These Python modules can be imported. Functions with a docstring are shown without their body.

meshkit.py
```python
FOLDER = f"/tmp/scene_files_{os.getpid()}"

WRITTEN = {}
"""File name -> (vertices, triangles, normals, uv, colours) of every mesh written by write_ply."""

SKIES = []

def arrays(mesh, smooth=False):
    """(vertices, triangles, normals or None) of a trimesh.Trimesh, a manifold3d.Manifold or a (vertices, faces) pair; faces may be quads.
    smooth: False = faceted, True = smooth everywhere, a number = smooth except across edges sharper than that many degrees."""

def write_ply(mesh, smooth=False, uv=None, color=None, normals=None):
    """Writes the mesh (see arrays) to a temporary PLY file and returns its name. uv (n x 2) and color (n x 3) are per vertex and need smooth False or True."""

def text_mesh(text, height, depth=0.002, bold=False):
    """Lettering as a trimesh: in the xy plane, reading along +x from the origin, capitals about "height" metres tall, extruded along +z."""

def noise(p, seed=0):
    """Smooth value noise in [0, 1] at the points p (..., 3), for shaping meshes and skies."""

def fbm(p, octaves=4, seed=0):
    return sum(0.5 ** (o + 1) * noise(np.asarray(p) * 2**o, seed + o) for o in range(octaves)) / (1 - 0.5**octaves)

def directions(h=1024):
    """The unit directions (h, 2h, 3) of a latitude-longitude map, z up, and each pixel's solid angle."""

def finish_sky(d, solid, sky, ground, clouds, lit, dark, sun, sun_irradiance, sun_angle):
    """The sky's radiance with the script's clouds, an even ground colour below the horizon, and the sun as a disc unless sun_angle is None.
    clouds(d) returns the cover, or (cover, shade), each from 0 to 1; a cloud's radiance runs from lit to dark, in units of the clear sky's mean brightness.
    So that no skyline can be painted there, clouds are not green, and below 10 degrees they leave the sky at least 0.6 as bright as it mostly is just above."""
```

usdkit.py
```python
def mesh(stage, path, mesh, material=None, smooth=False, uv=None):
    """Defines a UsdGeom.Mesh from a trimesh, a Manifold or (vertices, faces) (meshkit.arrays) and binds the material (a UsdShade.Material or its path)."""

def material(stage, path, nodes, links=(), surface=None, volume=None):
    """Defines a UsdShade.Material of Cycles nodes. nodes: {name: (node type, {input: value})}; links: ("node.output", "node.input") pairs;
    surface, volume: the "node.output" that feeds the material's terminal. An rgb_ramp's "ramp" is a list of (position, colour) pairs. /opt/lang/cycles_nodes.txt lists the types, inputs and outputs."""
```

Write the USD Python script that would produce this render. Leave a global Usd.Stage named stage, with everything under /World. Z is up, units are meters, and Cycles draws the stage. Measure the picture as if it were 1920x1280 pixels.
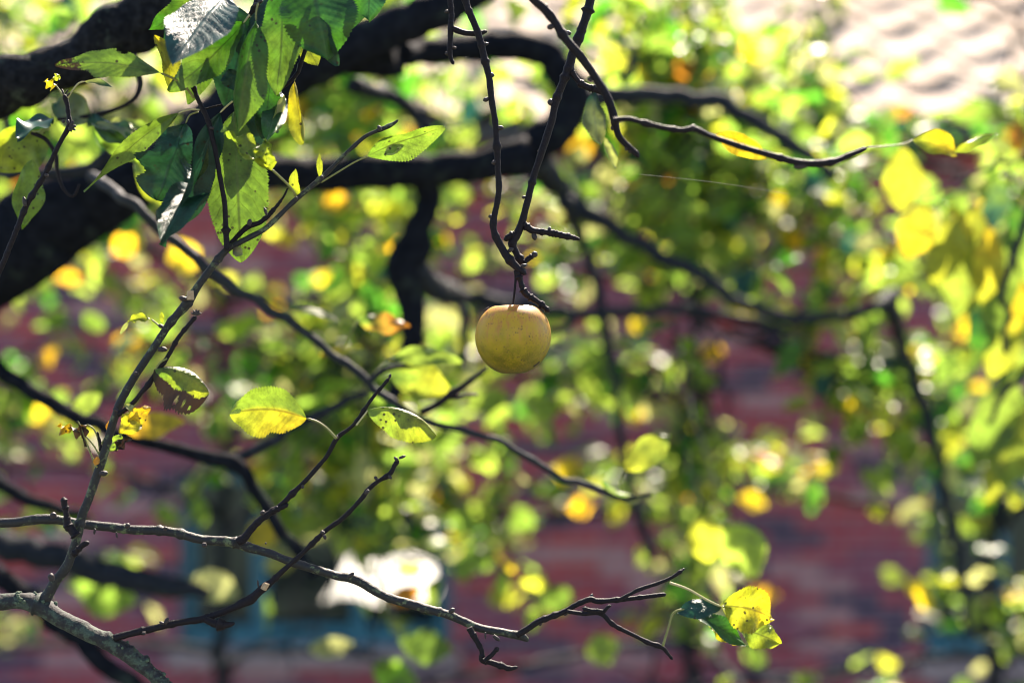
import math, random
import numpy as np
import trimesh
import meshkit, usdkit
from pxr import Usd, UsdGeom, UsdLux, UsdShade, Gf, Sdf, Vt

T = Sdf.ValueTypeNames
stage = Usd.Stage.CreateInMemory()
UsdGeom.SetStageUpAxis(stage, 'Z')
UsdGeom.SetStageMetersPerUnit(stage, 1.0)
UsdGeom.Xform.Define(stage, '/World')
UsdGeom.Scope.Define(stage, '/World/Looks')
random.seed(7)
R = np.random.default_rng(11)

# ------------------------------------------------------------------ camera, sky, sun, exposure
EYE = np.array([0.0, 0.0, 1.6])
FOCUS = 1.32
cam = UsdGeom.Camera.Define(stage, '/World/camera')
cam.CreateFocalLengthAttr(50.0)
cam.CreateHorizontalApertureAttr(36.0)
cam.CreateVerticalApertureAttr(24.0)
cam.CreateFStopAttr(1.8)
cam.CreateFocusDistanceAttr(FOCUS)
cam.CreateClippingRangeAttr(Gf.Vec2f(0.05, 1000.0))
cam.CreateExposureAttr(2.4)
cam.AddTranslateOp().Set(Gf.Vec3d(*EYE))
cam.AddRotateXOp().Set(90.0)

SUN_EL, SUN_AZ = math.radians(47), math.radians(14)      # azimuth measured from +y towards +x
SUN = np.array([math.cos(SUN_EL) * math.sin(SUN_AZ), math.cos(SUN_EL) * math.cos(SUN_AZ), math.sin(SUN_EL)])
sky_mat = usdkit.material(stage, '/World/Looks/sky', {
    's': ('sky_texture', {'sky_type': 'single_scattering', 'sun_disc': False, 'sun_elevation': SUN_EL,
                          'sun_rotation': math.atan2(SUN[0], SUN[1]), 'air_density': 1.0, 'aerosol_density': 1.0}),
    'b': ('background_shader', {'strength': 0.05})},
    [('s.color', 'b.color')], surface='b.background')
dome = UsdLux.DomeLight.Define(stage, '/World/sky')
UsdShade.MaterialBindingAPI.Apply(dome.GetPrim()).Bind(sky_mat)
dome.GetPrim().SetCustomDataByKey('kind', 'structure')
sun = UsdLux.DistantLight.Define(stage, '/World/sun')
sun.CreateNormalizeAttr(True)
sun.CreateIntensityAttr(1.25)
sun.CreateAngleAttr(0.5)
sun.CreateColorAttr(Gf.Vec3f(1.0, 0.86, 0.72))
q = Gf.Rotation(Gf.Vec3d(0, 0, -1), Gf.Vec3d(*(-SUN)))
sun.AddTransformOp().Set(Gf.Matrix4d().SetRotate(q))

# ------------------------------------------------------------------ helpers
F = 50.0 / 36.0 * 1920.0            # focal length in pixels of the photograph


def at(px, py, d):
    """A point d metres in front of the camera's plane, seen at the photograph's pixel."""
    return np.array([(px - 960.0) / F * d, d, EYE[2] - (py - 640.0) / F * d])


def mpp(d):
    return d / F


taken = {}


def numbered(parent, name):
    k = (parent, name)
    n = taken.get(k, 0)
    taken[k] = n + 1
    return f'{parent}/{name}' if n == 0 else f'{parent}/{name}_{n:03d}'


def tag(prim, label=None, cat=None, group=None, kind=None):
    for k, v in (('label', label), ('category', cat), ('group', group), ('kind', kind)):
        if v:
            prim.SetCustomDataByKey(k, v)
    return prim


def thing(name, label, cat, group=None, kind=None):
    p = numbered('/World', name)
    x = UsdGeom.Xform.Define(stage, p)
    tag(x.GetPrim(), label, cat, group, kind)
    return p


def part(parent, name, mesh, mat, smooth=False, uv=None, prim=None, label=None, kind=None):
    p = numbered(parent, name)
    m = usdkit.mesh(stage, p, mesh, mat, smooth=smooth, uv=uv)
    if prim:
        api = UsdGeom.PrimvarsAPI(m)
        for k, v in prim.items():
            v = np.asarray(v, np.float32)
            if v.ndim == 2:
                api.CreatePrimvar(k, T.Color3fArray, 'vertex').Set(Vt.Vec3fArray.FromNumpy(v))
            else:
                api.CreatePrimvar(k, T.FloatArray, 'vertex').Set(Vt.FloatArray.FromNumpy(v))
    if name.startswith('leaf') or name == 'petal':
        m.CreateDoubleSidedAttr(True)
    tag(m.GetPrim(), label, kind=kind)
    return p


def box(x0, x1, y0, y1, z0, z1):
    b = trimesh.creation.box([x1 - x0, y1 - y0, z1 - z0])
    b.apply_translation([(x0 + x1) / 2, (y0 + y1) / 2, (z0 + z1) / 2])
    return b


def join(ms):
    return trimesh.util.concatenate(ms)


def spline(ctrl, step):
    """Catmull-Rom through rows (x, y, z, r), resampled at about step metres."""
    c = np.asarray(ctrl, float)
    if len(c) == 2:
        c = np.vstack([c[0], (c[0] + c[1]) / 2, c[1]])
    e = np.vstack([2 * c[0] - c[1], c, 2 * c[-1] - c[-2]])
    e[0, 3], e[-1, 3] = c[0, 3], c[-1, 3]
    out = []
    for i in range(1, len(e) - 2):
        p0, p1, p2, p3 = e[i - 1], e[i], e[i + 1], e[i + 2]
        n = max(2, int(np.linalg.norm((p2 - p1)[:3]) / step))
        t = np.linspace(0, 1, n, endpoint=False)[:, None]
        out.append(0.5 * (2 * p1 + (p2 - p0) * t + (2 * p0 - 5 * p1 + 4 * p2 - p3) * t * t + (3 * p1 - p0 - 3 * p2 + p3) * t ** 3))
    out.append(c[-1:])
    o = np.vstack(out)
    o[:, 3] = np.maximum(o[:, 3], 1e-4)
    return o


def tube(ctrl, sides=12, step=0.002, rough=0.10, freq=0.6, nodes=0.0, lump=0.0, seed=0, cap=True, wob=0.0):
    """A twig or limb: a swept tube with bark relief. rough: relief relative to the radius; nodes: rings per metre."""
    s = spline(ctrl, step)
    rng = np.random.default_rng(seed + 5)
    p, r = s[:, :3].copy(), s[:, 3].copy()
    arc = np.concatenate([[0], np.cumsum(np.linalg.norm(np.diff(p, axis=0), axis=1))])
    if wob:
        for k in range(3):
            p[:, k] += (meshkit.noise(np.stack([arc * 45, arc * 0 + k * 7.3, arc * 0 + seed], 1), seed) - 0.5) * wob
    if nodes:
        for a in np.cumsum(rng.exponential(1 / nodes, int(nodes * arc[-1] * 2) + 2)):
            if a < arc[-1]:
                r *= 1 + rng.uniform(0.08, 0.40) * np.exp(-((arc - a) / (rng.uniform(0.0005, 0.0013) if nodes > 55 else rng.uniform(0.001, 0.0032))) ** 2)
    if cap:
        n_ = 4
        dr = np.maximum(arc[-1] - arc, 0)
        r *= np.sqrt(np.clip(dr / np.maximum(s[-1, 3], 1e-5), 0.02, 1)) ** 0.8
    t = np.gradient(p, axis=0)
    t /= np.linalg.norm(t, axis=1, keepdims=True) + 1e-12
    a = np.zeros_like(t)
    v = np.cross(t[0], [0.31, 0.2, 0.93])
    for i in range(len(t)):
        v = v - t[i] * (v @ t[i])
        v /= np.linalg.norm(v) + 1e-12
        a[i] = v
    b = np.cross(t, a)
    ang = np.arange(sides) * 2 * np.pi / sides
    dirs = np.cos(ang)[None, :, None] * a[:, None] + np.sin(ang)[None, :, None] * b[:, None]
    base = p[:, None] + r[:, None, None] * dirs
    rr = np.median(r)
    nz = meshkit.fbm(base / (rr * 2 / freq) + seed * 3.1, 4, seed) - 0.5
    nz = nz + 0.5 * np.clip(meshkit.noise(base / (rr * .8) + 3.3, seed + 1) - .62, 0, 1)
    rad = r[:, None] * (1 + 2 * rough * nz)
    if lump:
        l = meshkit.fbm(base / 0.006 + 9.0, 3, seed + 3)
        m = np.clip((meshkit.noise(base / 0.028 + 4.0, seed + 8) - 0.42) * 4, 0, 1) * np.clip(0.55 + dirs[..., 2] * 0.6, 0, 1)
        rad += lump * np.clip(l - 0.35, 0, 1) * m * 3
    v = p[:, None] + rad[..., None] * dirs
    n = len(p)
    i, j = np.meshgrid(np.arange(n - 1), np.arange(sides), indexing='ij')
    q = np.stack([i * sides + j, i * sides + (j + 1) % sides, (i + 1) * sides + (j + 1) % sides, (i + 1) * sides + j], -1).reshape(-1, 4)
    f = np.vstack([q[:, [0, 1, 2]], q[:, [0, 2, 3]]])
    V = v.reshape(-1, 3)
    caps = []
    for row in (0, n - 1):
        k = len(V)
        V = np.vstack([V, v[row].mean(0)])
        ring = row * sides + np.arange(sides)
        nx = np.roll(ring, -1)
        caps.append(np.stack([np.full(sides, k), nx, ring] if row == 0 else [np.full(sides, k), ring, nx], 1))
    return V, np.vstack([f] + caps)


def path(pts, d=None):
    """Rows (px, py, radius px[, depth]) to rows (x, y, z, r)."""
    out = []
    for q in pts:
        dd = q[3] if len(q) > 3 else d
        out.append([*at(q[0], q[1], dd), q[2] * mpp(dd)])
    return out


def bud(px, py, d, ang, length, r, tilt=0.0, seed=0):
    """A small pointed bud: base at the pixel, pointing along ang degrees (0 right, 90 up in the picture)."""
    a = math.radians(ang)
    dr = np.array([math.cos(a), tilt, math.sin(a)])
    dr /= np.linalg.norm(dr)
    L, rr = length * mpp(d), r * mpp(d)
    b = at(px, py, d)
    ctrl = [[*(b - dr * rr * .6), rr * .75], [*(b + dr * L * .35), rr], [*(b + dr * L * .75), rr * .72], [*(b + dr * L), rr * .18]]
    return tube(ctrl, 9, L / 12, 0.22, 1.0, seed=seed)


# ------------------------------------------------------------------ materials
def mat(name, nodes, links, surface):
    return usdkit.material(stage, '/World/Looks/' + name, nodes, links, surface=surface)


def leaf_material(name, veins=True, rough=0.36, glow=2.3, trans=0.5, spec=0.5, tone=(0.92, 1.0, 0.45)):
    N = {
        'tint': ('attribute', {'attribute': 'tint'}),
        'rot': ('attribute', {'attribute': 'wear'}), 'rsp': ('separate_xyz', {}),
        'geo': ('geometry', {}),
        'p': ('principled_bsdf', {'roughness': rough, 'specular_ior_level': spec}),
        'tr': ('translucent_bsdf', {}),
        'mx': ('mix_closure', {'fac': trans}),
        'n1': ('noise_texture', {'scale': 75.0, 'detail': 5.0, 'roughness': 0.65}),
        'r1': ('map_range', {'from_min': 0.3, 'from_max': 0.7, 'to_min': 0.45, 'to_max': 1.4}),
        'c1': ('vector_math', {'math_type': 'scale'}),
        'n2': ('noise_texture', {'scale': 420.0, 'detail': 4.0, 'roughness': 0.65}),
        'ra': ('math', {'math_type': 'multiply_add', 'value2': 0.55, 'value3': -0.275}),
        'rb': ('math', {'math_type': 'add'}),
        'rc0': ('map_range', {'from_min': 0.47, 'from_max': 0.56, 'clamp': True}),
        'sv': ('voronoi_texture', {'scale': 150.0}), 'svr': ('map_range', {'from_min': 0.16, 'from_max': 0.24, 'to_min': 1.0, 'to_max': 0.0, 'clamp': True}),
        'sn': ('noise_texture', {'scale': 38.0, 'detail': 1.0}), 'snr': ('map_range', {'from_min': 0.5, 'from_max': 0.56, 'to_min': 0.0, 'to_max': 0.9, 'clamp': True}),
        'sm': ('math', {'math_type': 'multiply'}), 'rc': ('math', {'math_type': 'maximum'}),
        'brown': ('mix_color', {'blend_type': 'mix', 'b': (0.022, 0.011, 0.007)}),
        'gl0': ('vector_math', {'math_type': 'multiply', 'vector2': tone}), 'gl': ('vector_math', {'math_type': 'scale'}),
        'gb': ('mix_color', {'blend_type': 'mix', 'b': (0.012, 0.005, 0.003)}),
        'back': ('mix_color', {'blend_type': 'mix'}),
        'bk': ('vector_math', {'math_type': 'multiply_add', 'vector2': (1.15, 1.15, 1.2), 'vector3': (0.02, 0.026, 0.02)}),
    }
    L = [('geo.position', 'n1.vector'), ('geo.position', 'n2.vector'), ('n1.fac', 'r1.value'),
         ('n2.fac', 'ra.value1'), ('ra.value', 'rb.value1'), ('rot.color', 'rsp.vector'), ('rsp.x', 'rb.value2'), ('rb.value', 'rc0.value'), ('rc0.result', 'rc.value1'),
         ('geo.position', 'sv.vector'), ('sv.distance', 'svr.value'), ('geo.position', 'sn.vector'), ('sn.fac', 'snr.value'),
         ('svr.result', 'sm.value1'), ('snr.result', 'sm.value2'), ('sm.value', 'rc.value2'),
         ('rc.value', 'brown.fac'), ('rc.value', 'gb.fac'),
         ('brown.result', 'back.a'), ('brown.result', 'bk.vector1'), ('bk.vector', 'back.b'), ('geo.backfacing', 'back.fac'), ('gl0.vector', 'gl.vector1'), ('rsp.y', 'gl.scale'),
         ('back.result', 'p.base_color'), ('gl.vector', 'gb.a'), ('gb.result', 'tr.color'),
         ('p.BSDF', 'mx.closure1'), ('tr.BSDF', 'mx.closure2')]
    L += [('tint.color', 'c1.vector1'), ('r1.result', 'c1.scale')]
    if veins:
        N |= {
            'uv': ('texture_coordinate', {}), 'sp': ('separate_xyz', {}),
            'au0': ('math', {'math_type': 'multiply_add', 'value2': 2.0, 'value3': -1.0}), 'au': ('math', {'math_type': 'absolute'}),
            'wn': ('noise_texture', {'scale': 55.0, 'detail': 1.0}),
            'v0': ('math', {'math_type': 'multiply', 'value2': 11.0}),
            'v1': ('math', {'math_type': 'multiply_add', 'value2': -2.7}),
            'v1b': ('math', {'math_type': 'multiply_add', 'value2': 1.1}),
            'v2': ('math', {'math_type': 'pingpong', 'value2': 0.5}),
            'vl': ('map_range', {'from_min': 0.0, 'from_max': 0.055, 'to_min': 1.0, 'to_max': 0.0, 'clamp': True}),
            'vm': ('map_range', {'from_min': 0.02, 'from_max': 0.075, 'to_min': 1.0, 'to_max': 0.0, 'clamp': True}),
            'vo': ('voronoi_texture', {'scale': 520.0, 'feature': 'distance_to_edge'}),
            'vor': ('map_range', {'from_min': 0.0, 'from_max': 0.12, 'to_min': 0.35, 'to_max': 0.0, 'clamp': True}),
            'vx0': ('math', {'math_type': 'maximum'}), 'vx': ('math', {'math_type': 'maximum'}),
            'vc': ('vector_math', {'math_type': 'multiply_add', 'vector2': (1.5, 1.35, 1.5), 'vector3': (0.02, 0.022, 0.008)}),
            'vmix': ('mix_color', {'blend_type': 'mix'}),
            'vfac': ('math', {'math_type': 'multiply', 'value2': 0.75}),
            'gv': ('vector_math', {'math_type': 'multiply', 'vector2': (0.34, 0.3, 0.3)}),
            'gmix': ('mix_color', {'blend_type': 'mix'}),
            'hgt': ('math', {'math_type': 'multiply_add', 'value2': -1.0}),
            'bump': ('bump', {'strength': 0.4, 'distance': 0.0008}),
        }
        L += [('uv.UV', 'sp.vector'), ('sp.x', 'au0.value1'), ('au0.value', 'au.value1'), ('geo.position', 'wn.vector'),
              ('sp.y', 'v0.value1'), ('au.value', 'v1.value1'), ('v0.value', 'v1.value3'),
              ('wn.fac', 'v1b.value1'), ('v1.value', 'v1b.value3'), ('v1b.value', 'v2.value1'), ('v2.value', 'vl.value'),
              ('au.value', 'vm.value'), ('geo.position', 'vo.vector'), ('vo.distance', 'vor.value'),
              ('vl.result', 'vx0.value1'), ('vor.result', 'vx0.value2'), ('vx0.value', 'vx.value1'), ('vm.result', 'vx.value2'),
              ('vx.value', 'vfac.value1'), ('c1.vector', 'vmix.a'), ('c1.vector', 'vc.vector1'), ('vc.vector', 'vmix.b'), ('vfac.value', 'vmix.fac'),
              ('vmix.result', 'brown.a'),
              ('c1.vector', 'gmix.a'), ('c1.vector', 'gv.vector1'), ('gv.vector', 'gmix.b'), ('vx.value', 'gmix.fac'), ('gmix.result', 'gl0.vector1'),
              ('vx.value', 'hgt.value1'), ('n2.fac', 'hgt.value3'), ('hgt.value', 'bump.height'), ('bump.normal', 'p.normal')]
    else:
        L += [('c1.vector', 'brown.a'), ('c1.vector', 'gl0.vector1')]
    return mat(name, N, L, 'mx.closure')


M = {}
M['leaf'] = leaf_material('leaf_near')
M['leaf_soft'] = leaf_material('leaf_soft', veins=False, rough=0.36, trans=0.5)
M['leaf_far'] = leaf_material('leaf_far', veins=False, rough=0.42, glow=2.6, trans=0.6, tone=(1.0, 0.98, 0.8))


def bark(name, dark, light, scale, rough, lichen=None, spec=0.35, bump=0.6, dist=0.0012, lich_lo=0.52):
    N = {'geo': ('geometry', {}), 'n': ('noise_texture', {'scale': scale, 'detail': 5.0, 'roughness': 0.65}),
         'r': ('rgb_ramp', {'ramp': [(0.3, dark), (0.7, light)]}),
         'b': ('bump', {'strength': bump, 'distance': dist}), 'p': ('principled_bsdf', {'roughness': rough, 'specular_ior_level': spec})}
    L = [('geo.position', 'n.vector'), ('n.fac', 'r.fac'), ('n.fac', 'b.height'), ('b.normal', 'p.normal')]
    if lichen:
        N |= {'n2': ('noise_texture', {'scale': scale * 0.22, 'detail': 4.0, 'roughness': 0.7}),
              'm': ('map_range', {'from_min': lich_lo, 'from_max': lich_lo + 0.1, 'clamp': True}),
              'n3': ('noise_texture', {'scale': scale * 2.2, 'detail': 2.0}),
              'lr': ('rgb_ramp', {'ramp': [(0.3, tuple(0.5 * c for c in lichen)), (0.7, lichen)]}),
              'mx': ('mix_color', {'blend_type': 'mix'})}
        L += [('geo.position', 'n2.vector'), ('n2.fac', 'm.value'), ('geo.position', 'n3.vector'), ('n3.fac', 'lr.fac'),
              ('m.result', 'mx.fac'), ('r.color', 'mx.a'), ('lr.color', 'mx.b'), ('mx.result', 'p.base_color')]
    else:
        L += [('r.color', 'p.base_color')]
    return mat(name, N, L, 'p.BSDF')


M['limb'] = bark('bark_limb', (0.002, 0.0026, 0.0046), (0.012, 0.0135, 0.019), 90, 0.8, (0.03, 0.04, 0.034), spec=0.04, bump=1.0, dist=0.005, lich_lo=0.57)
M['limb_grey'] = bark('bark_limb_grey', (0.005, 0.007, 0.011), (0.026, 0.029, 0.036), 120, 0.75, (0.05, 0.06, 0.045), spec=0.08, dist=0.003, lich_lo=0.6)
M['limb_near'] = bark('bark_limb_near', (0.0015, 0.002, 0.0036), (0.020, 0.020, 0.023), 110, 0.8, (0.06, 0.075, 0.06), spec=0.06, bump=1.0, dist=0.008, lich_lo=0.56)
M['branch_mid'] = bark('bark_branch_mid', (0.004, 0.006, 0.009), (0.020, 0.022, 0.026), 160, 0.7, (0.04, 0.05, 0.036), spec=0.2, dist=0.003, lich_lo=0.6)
M['twig'] = bark('bark_twig', (0.002, 0.0014, 0.003), (0.012, 0.0075, 0.0105), 620, 0.6, spec=0.16, bump=1.0, dist=0.0006)
M['twig_lichen'] = bark('bark_twig_lichen', (0.002, 0.002, 0.0032), (0.013, 0.011, 0.0125), 520, 0.6, (0.10, 0.12, 0.06), bump=0.8, dist=0.0008, lich_lo=0.55)
M['lichen'] = bark('bark_lichen', (0.004, 0.0042, 0.006), (0.018, 0.017, 0.018), 380, 0.75, (0.050, 0.070, 0.052), bump=0.9, dist=0.0012, lich_lo=0.47)
M['bud'] = bark('bud_scale', (0.006, 0.004, 0.006), (0.032, 0.02, 0.02), 700, 0.55, bump=0.8, dist=0.0006)
M['cut'] = bark('cut_wood', (0.22, 0.14, 0.08), (0.4, 0.28, 0.17), 900, 0.7)
M['petiole'] = bark('petiole_green', (0.10, 0.11, 0.03), (0.19, 0.18, 0.06), 500, 0.45, bump=0.2)
M['petiole_pale'] = bark('petiole_pale', (0.25, 0.22, 0.10), (0.38, 0.33, 0.16), 500, 0.45, bump=0.2)
M['lichen_clump'] = bark('lichen_clump', (0.03, 0.045, 0.032), (0.10, 0.13, 0.085), 900, 0.9, bump=0.6)
M['thread'] = mat('thread', {'p': ('principled_bsdf', {'base_color': (0.12, 0.12, 0.12), 'roughness': 0.6})}, [], 'p.BSDF')

# ------------------------------------------------------------------ ground
gx = np.linspace(-1, 1, 61)
gx = np.sign(gx) * np.abs(gx) ** 2.2 * 120
X, Y = np.meshgrid(gx, gx + 2.0)
Z = (meshkit.fbm(np.stack([X * .7, Y * .7, X * 0], -1), 3, 4) - .5) * 0.05
gi, gj = np.meshgrid(np.arange(60), np.arange(60), indexing='ij')
gq = np.stack([gi * 61 + gj, gi * 61 + gj + 1, (gi + 1) * 61 + gj + 1, (gi + 1) * 61 + gj], -1).reshape(-1, 4)
M['ground'] = mat('ground_grass', {'geo': ('geometry', {}), 'n': ('noise_texture', {'scale': 3.0, 'detail': 6.0}),
                                   'r': ('rgb_ramp', {'ramp': [(0.35, (0.13, 0.11, 0.10)), (0.55, (0.12, 0.14, 0.09)), (0.75, (0.19, 0.19, 0.15))]}),
                                   'p': ('principled_bsdf', {'roughness': 0.9, 'specular_ior_level': 0.1})},
                  [('geo.position', 'n.vector'), ('n.fac', 'r.fac'), ('r.color', 'p.base_color')], 'p.BSDF')
g = usdkit.mesh(stage, '/World/ground', (np.stack([X, Y, Z], -1).reshape(-1, 3), gq), M['ground'], smooth=True)
tag(g.GetPrim(), 'grassy garden ground under the apple trees', 'ground', kind='structure')

# ------------------------------------------------------------------ house
WALL = 5.6
EAVE = 2.40
house = thing('brick_house', 'low red brick house with teal windows under a pale pantile roof, far behind the branches', 'house')


def brick_mat(i, c):
    d = tuple(0.62 * x for x in c)
    return mat(f'brick_{i}', {'geo': ('geometry', {}), 'n': ('noise_texture', {'scale': 22.0, 'detail': 5.0, 'roughness': 0.7}),
                              'r': ('rgb_ramp', {'ramp': [(0.3, d), (0.7, c)]}), 'b': ('bump', {'strength': 0.5, 'distance': 0.004}),
                              'p': ('principled_bsdf', {'roughness': 0.85, 'specular_ior_level': 0.2})},
               [('geo.position', 'n.vector'), ('n.fac', 'r.fac'), ('r.color', 'p.base_color'), ('n.fac', 'b.height'), ('b.normal', 'p.normal')], 'p.BSDF')


BRICK = [brick_mat(i, c) for i, c in enumerate([(0.36, 0.066, 0.088), (0.26, 0.072, 0.115), (0.45, 0.075, 0.078), (0.085, 0.055, 0.095), (0.44, 0.22, 0.23)])]
M['mortar'] = mat('mortar', {'geo': ('geometry', {}), 'n': ('noise_texture', {'scale': 40.0, 'detail': 4.0}),
                             'r': ('rgb_ramp', {'ramp': [(0.3, (0.22, 0.15, 0.18)), (0.7, (0.36, 0.25, 0.28))]}), 'p': ('principled_bsdf', {'roughness': 0.95})},
                  [('geo.position', 'n.vector'), ('n.fac', 'r.fac'), ('r.color', 'p.base_color')], 'p.BSDF')
M['teal'] = mat('teal_paint', {'geo': ('geometry', {}), 'n': ('noise_texture', {'scale': 14.0, 'detail': 4.0}),
                               'r': ('rgb_ramp', {'ramp': [(0.3, (0.012, 0.085, 0.13)), (0.7, (0.02, 0.13, 0.18))]}), 'p': ('principled_bsdf', {'roughness': 0.4})},
                [('geo.position', 'n.vector'), ('n.fac', 'r.fac'), ('r.color', 'p.base_color')], 'p.BSDF')
M['sill'] = mat('sill_stone', {'geo': ('geometry', {}), 'n': ('noise_texture', {'scale': 30.0, 'detail': 4.0}),
                               'r': ('rgb_ramp', {'ramp': [(0.3, (0.22, 0.15, 0.15)), (0.7, (0.34, 0.25, 0.25))]}), 'p': ('principled_bsdf', {'roughness': 0.8})},
                [('geo.position', 'n.vector'), ('n.fac', 'r.fac'), ('r.color', 'p.base_color')], 'p.BSDF')
M['pane'] = mat('window_pane', {'f': ('fresnel', {'IOR': 1.5}), 't': ('transparent_bsdf', {}), 'g': ('glossy_bsdf', {'roughness': 0.02, 'color': (0.5, 0.68, 0.85)}), 'm': ('mix_closure', {})},
                [('f.fac', 'm.fac'), ('t.BSDF', 'm.closure1'), ('g.BSDF', 'm.closure2')], 'm.closure')
M['room'] = mat('dark_room', {'p': ('principled_bsdf', {'base_color': (0.03, 0.035, 0.05), 'roughness': 0.9})}, [], 'p.BSDF')


def wx(px):
    return (px - 960) / F * WALL


def wz(py):
    return EYE[2] - (py - 640) / F * WALL


WINDOWS = [(wx(335), wx(845), wz(1213), wz(880)), (wx(1735), wx(2250), wz(1232), wz(900))]
XW = 4.6
# the wall's mortar body, built round the openings and 6 mm behind the brick faces
rects, xs = [], sorted([-XW, XW] + [w[0] for w in WINDOWS] + [w[1] for w in WINDOWS])
zb, zt = min(w[2] for w in WINDOWS), max(w[3] for w in WINDOWS)
body = []
for a, b in zip(xs[:-1], xs[1:]):
    w = next((w for w in WINDOWS if w[0] <= (a + b) / 2 <= w[1]), None)
    if w is None:
        body.append(box(a, b, WALL + .006, WALL + .22, -.1, EAVE))
    else:
        body.append(box(a, b, WALL + .006, WALL + .22, -.1, w[2]))
        body.append(box(a, b, WALL + .006, WALL + .22, w[3], EAVE))
wall = part(house, 'wall', join(body), M['mortar'])
bricks = []
rng = np.random.default_rng(3)
row = 0
z = 0.02
while z < EAVE - .05:
    x = -XW + (0.11 if row % 2 else 0.0)
    while x < XW - .2:
        x0, x1 = x + .005, x + .215
        hit = next((w for w in WINDOWS if w[0] - .002 < x1 and x0 < w[1] + .002 and w[2] - .075 < z + .05 and z < w[3] + .002), None)
        pieces = [(x0, x1)]
        if hit:
            pieces = []
            if x0 < hit[0] - .03:
                pieces.append((x0, hit[0] - .003))
            if x1 > hit[1] + .03:
                pieces.append((hit[1] + .003, x1))
        for a, b in pieces:
            dy = rng.uniform(-.002, .002)
            bricks.append((a, b, z + rng.uniform(-.0015, .0015), WALL + dy, int(rng.choice(5, p=[.3, .25, .17, .14, .14]))))
        x += .22
    row += 1
    z += .06
in_view = []
for k, (a, b, z, y, m) in enumerate(bricks):
    px, py = 960 + (a + b) / 2 / y * F, 640 - (z + .025 - EYE[2]) / y * F
    score = 0 if (0 < px < 1920 and 300 < py < 1280) else -1e6
    score += -abs(px - 1350) * .6 + (py - 640) * 1.2 + (200 if px < 330 else 0)
    in_view.append((score, k))
shown = {k for s, k in sorted(in_view, reverse=True)[:300]}
rest = {}
for k, (a, b, z, y, m) in enumerate(bricks):
    bm = box(a, b, y, WALL + .02, z, z + .05)
    if k in shown:
        part(wall, 'brick', bm, BRICK[m])
    else:
        rest.setdefault(m, []).append(bm)
for m, ms in rest.items():
    part(wall, 'brickwork', join(ms), BRICK[m], kind='stuff')
for i, (a, b, c, d) in enumerate(WINDOWS):
    t, y0, y1 = .055, WALL + .05, WALL + .11
    bars = [box(a + .002, a + t, y0, y1, c + .002, d - .002), box(b - t, b - .002, y0, y1, c + .002, d - .002),
            box(a + t, b - t, y0 + .002, y1 - .002, c + .002, c + t + .02), box(a + t, b - t, y0 + .002, y1 - .002, d - t, d - .002)]
    mids = [a + (b - a) * .29, a + (b - a) * .66]
    for mx in mids:
        bars.append(box(mx - .028, mx + .028, y0 + .004, y1 - .004, c + t + .02, d - t))
    fr = part(house, 'window', join(bars), M['teal'], label='dark window with teal painted frame, blurred behind the lower left branches' if i == 0 else 'dark window with teal frame at the lower right edge')
    edges = [a + t] + [e for mx in mids for e in (mx - .028, mx + .028)] + [b - t]
    for e0, e1 in zip(edges[::2], edges[1::2]):
        part(fr, 'pane', box(e0 + .001, e1 - .001, y0 + .028, y0 + .032, c + t + .021, d - t - .001), M['pane'])
    part(fr, 'sill', box(a - .04, b + .04, WALL - .05, WALL + .048, c - .07, c - .003), M['sill'])
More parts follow.
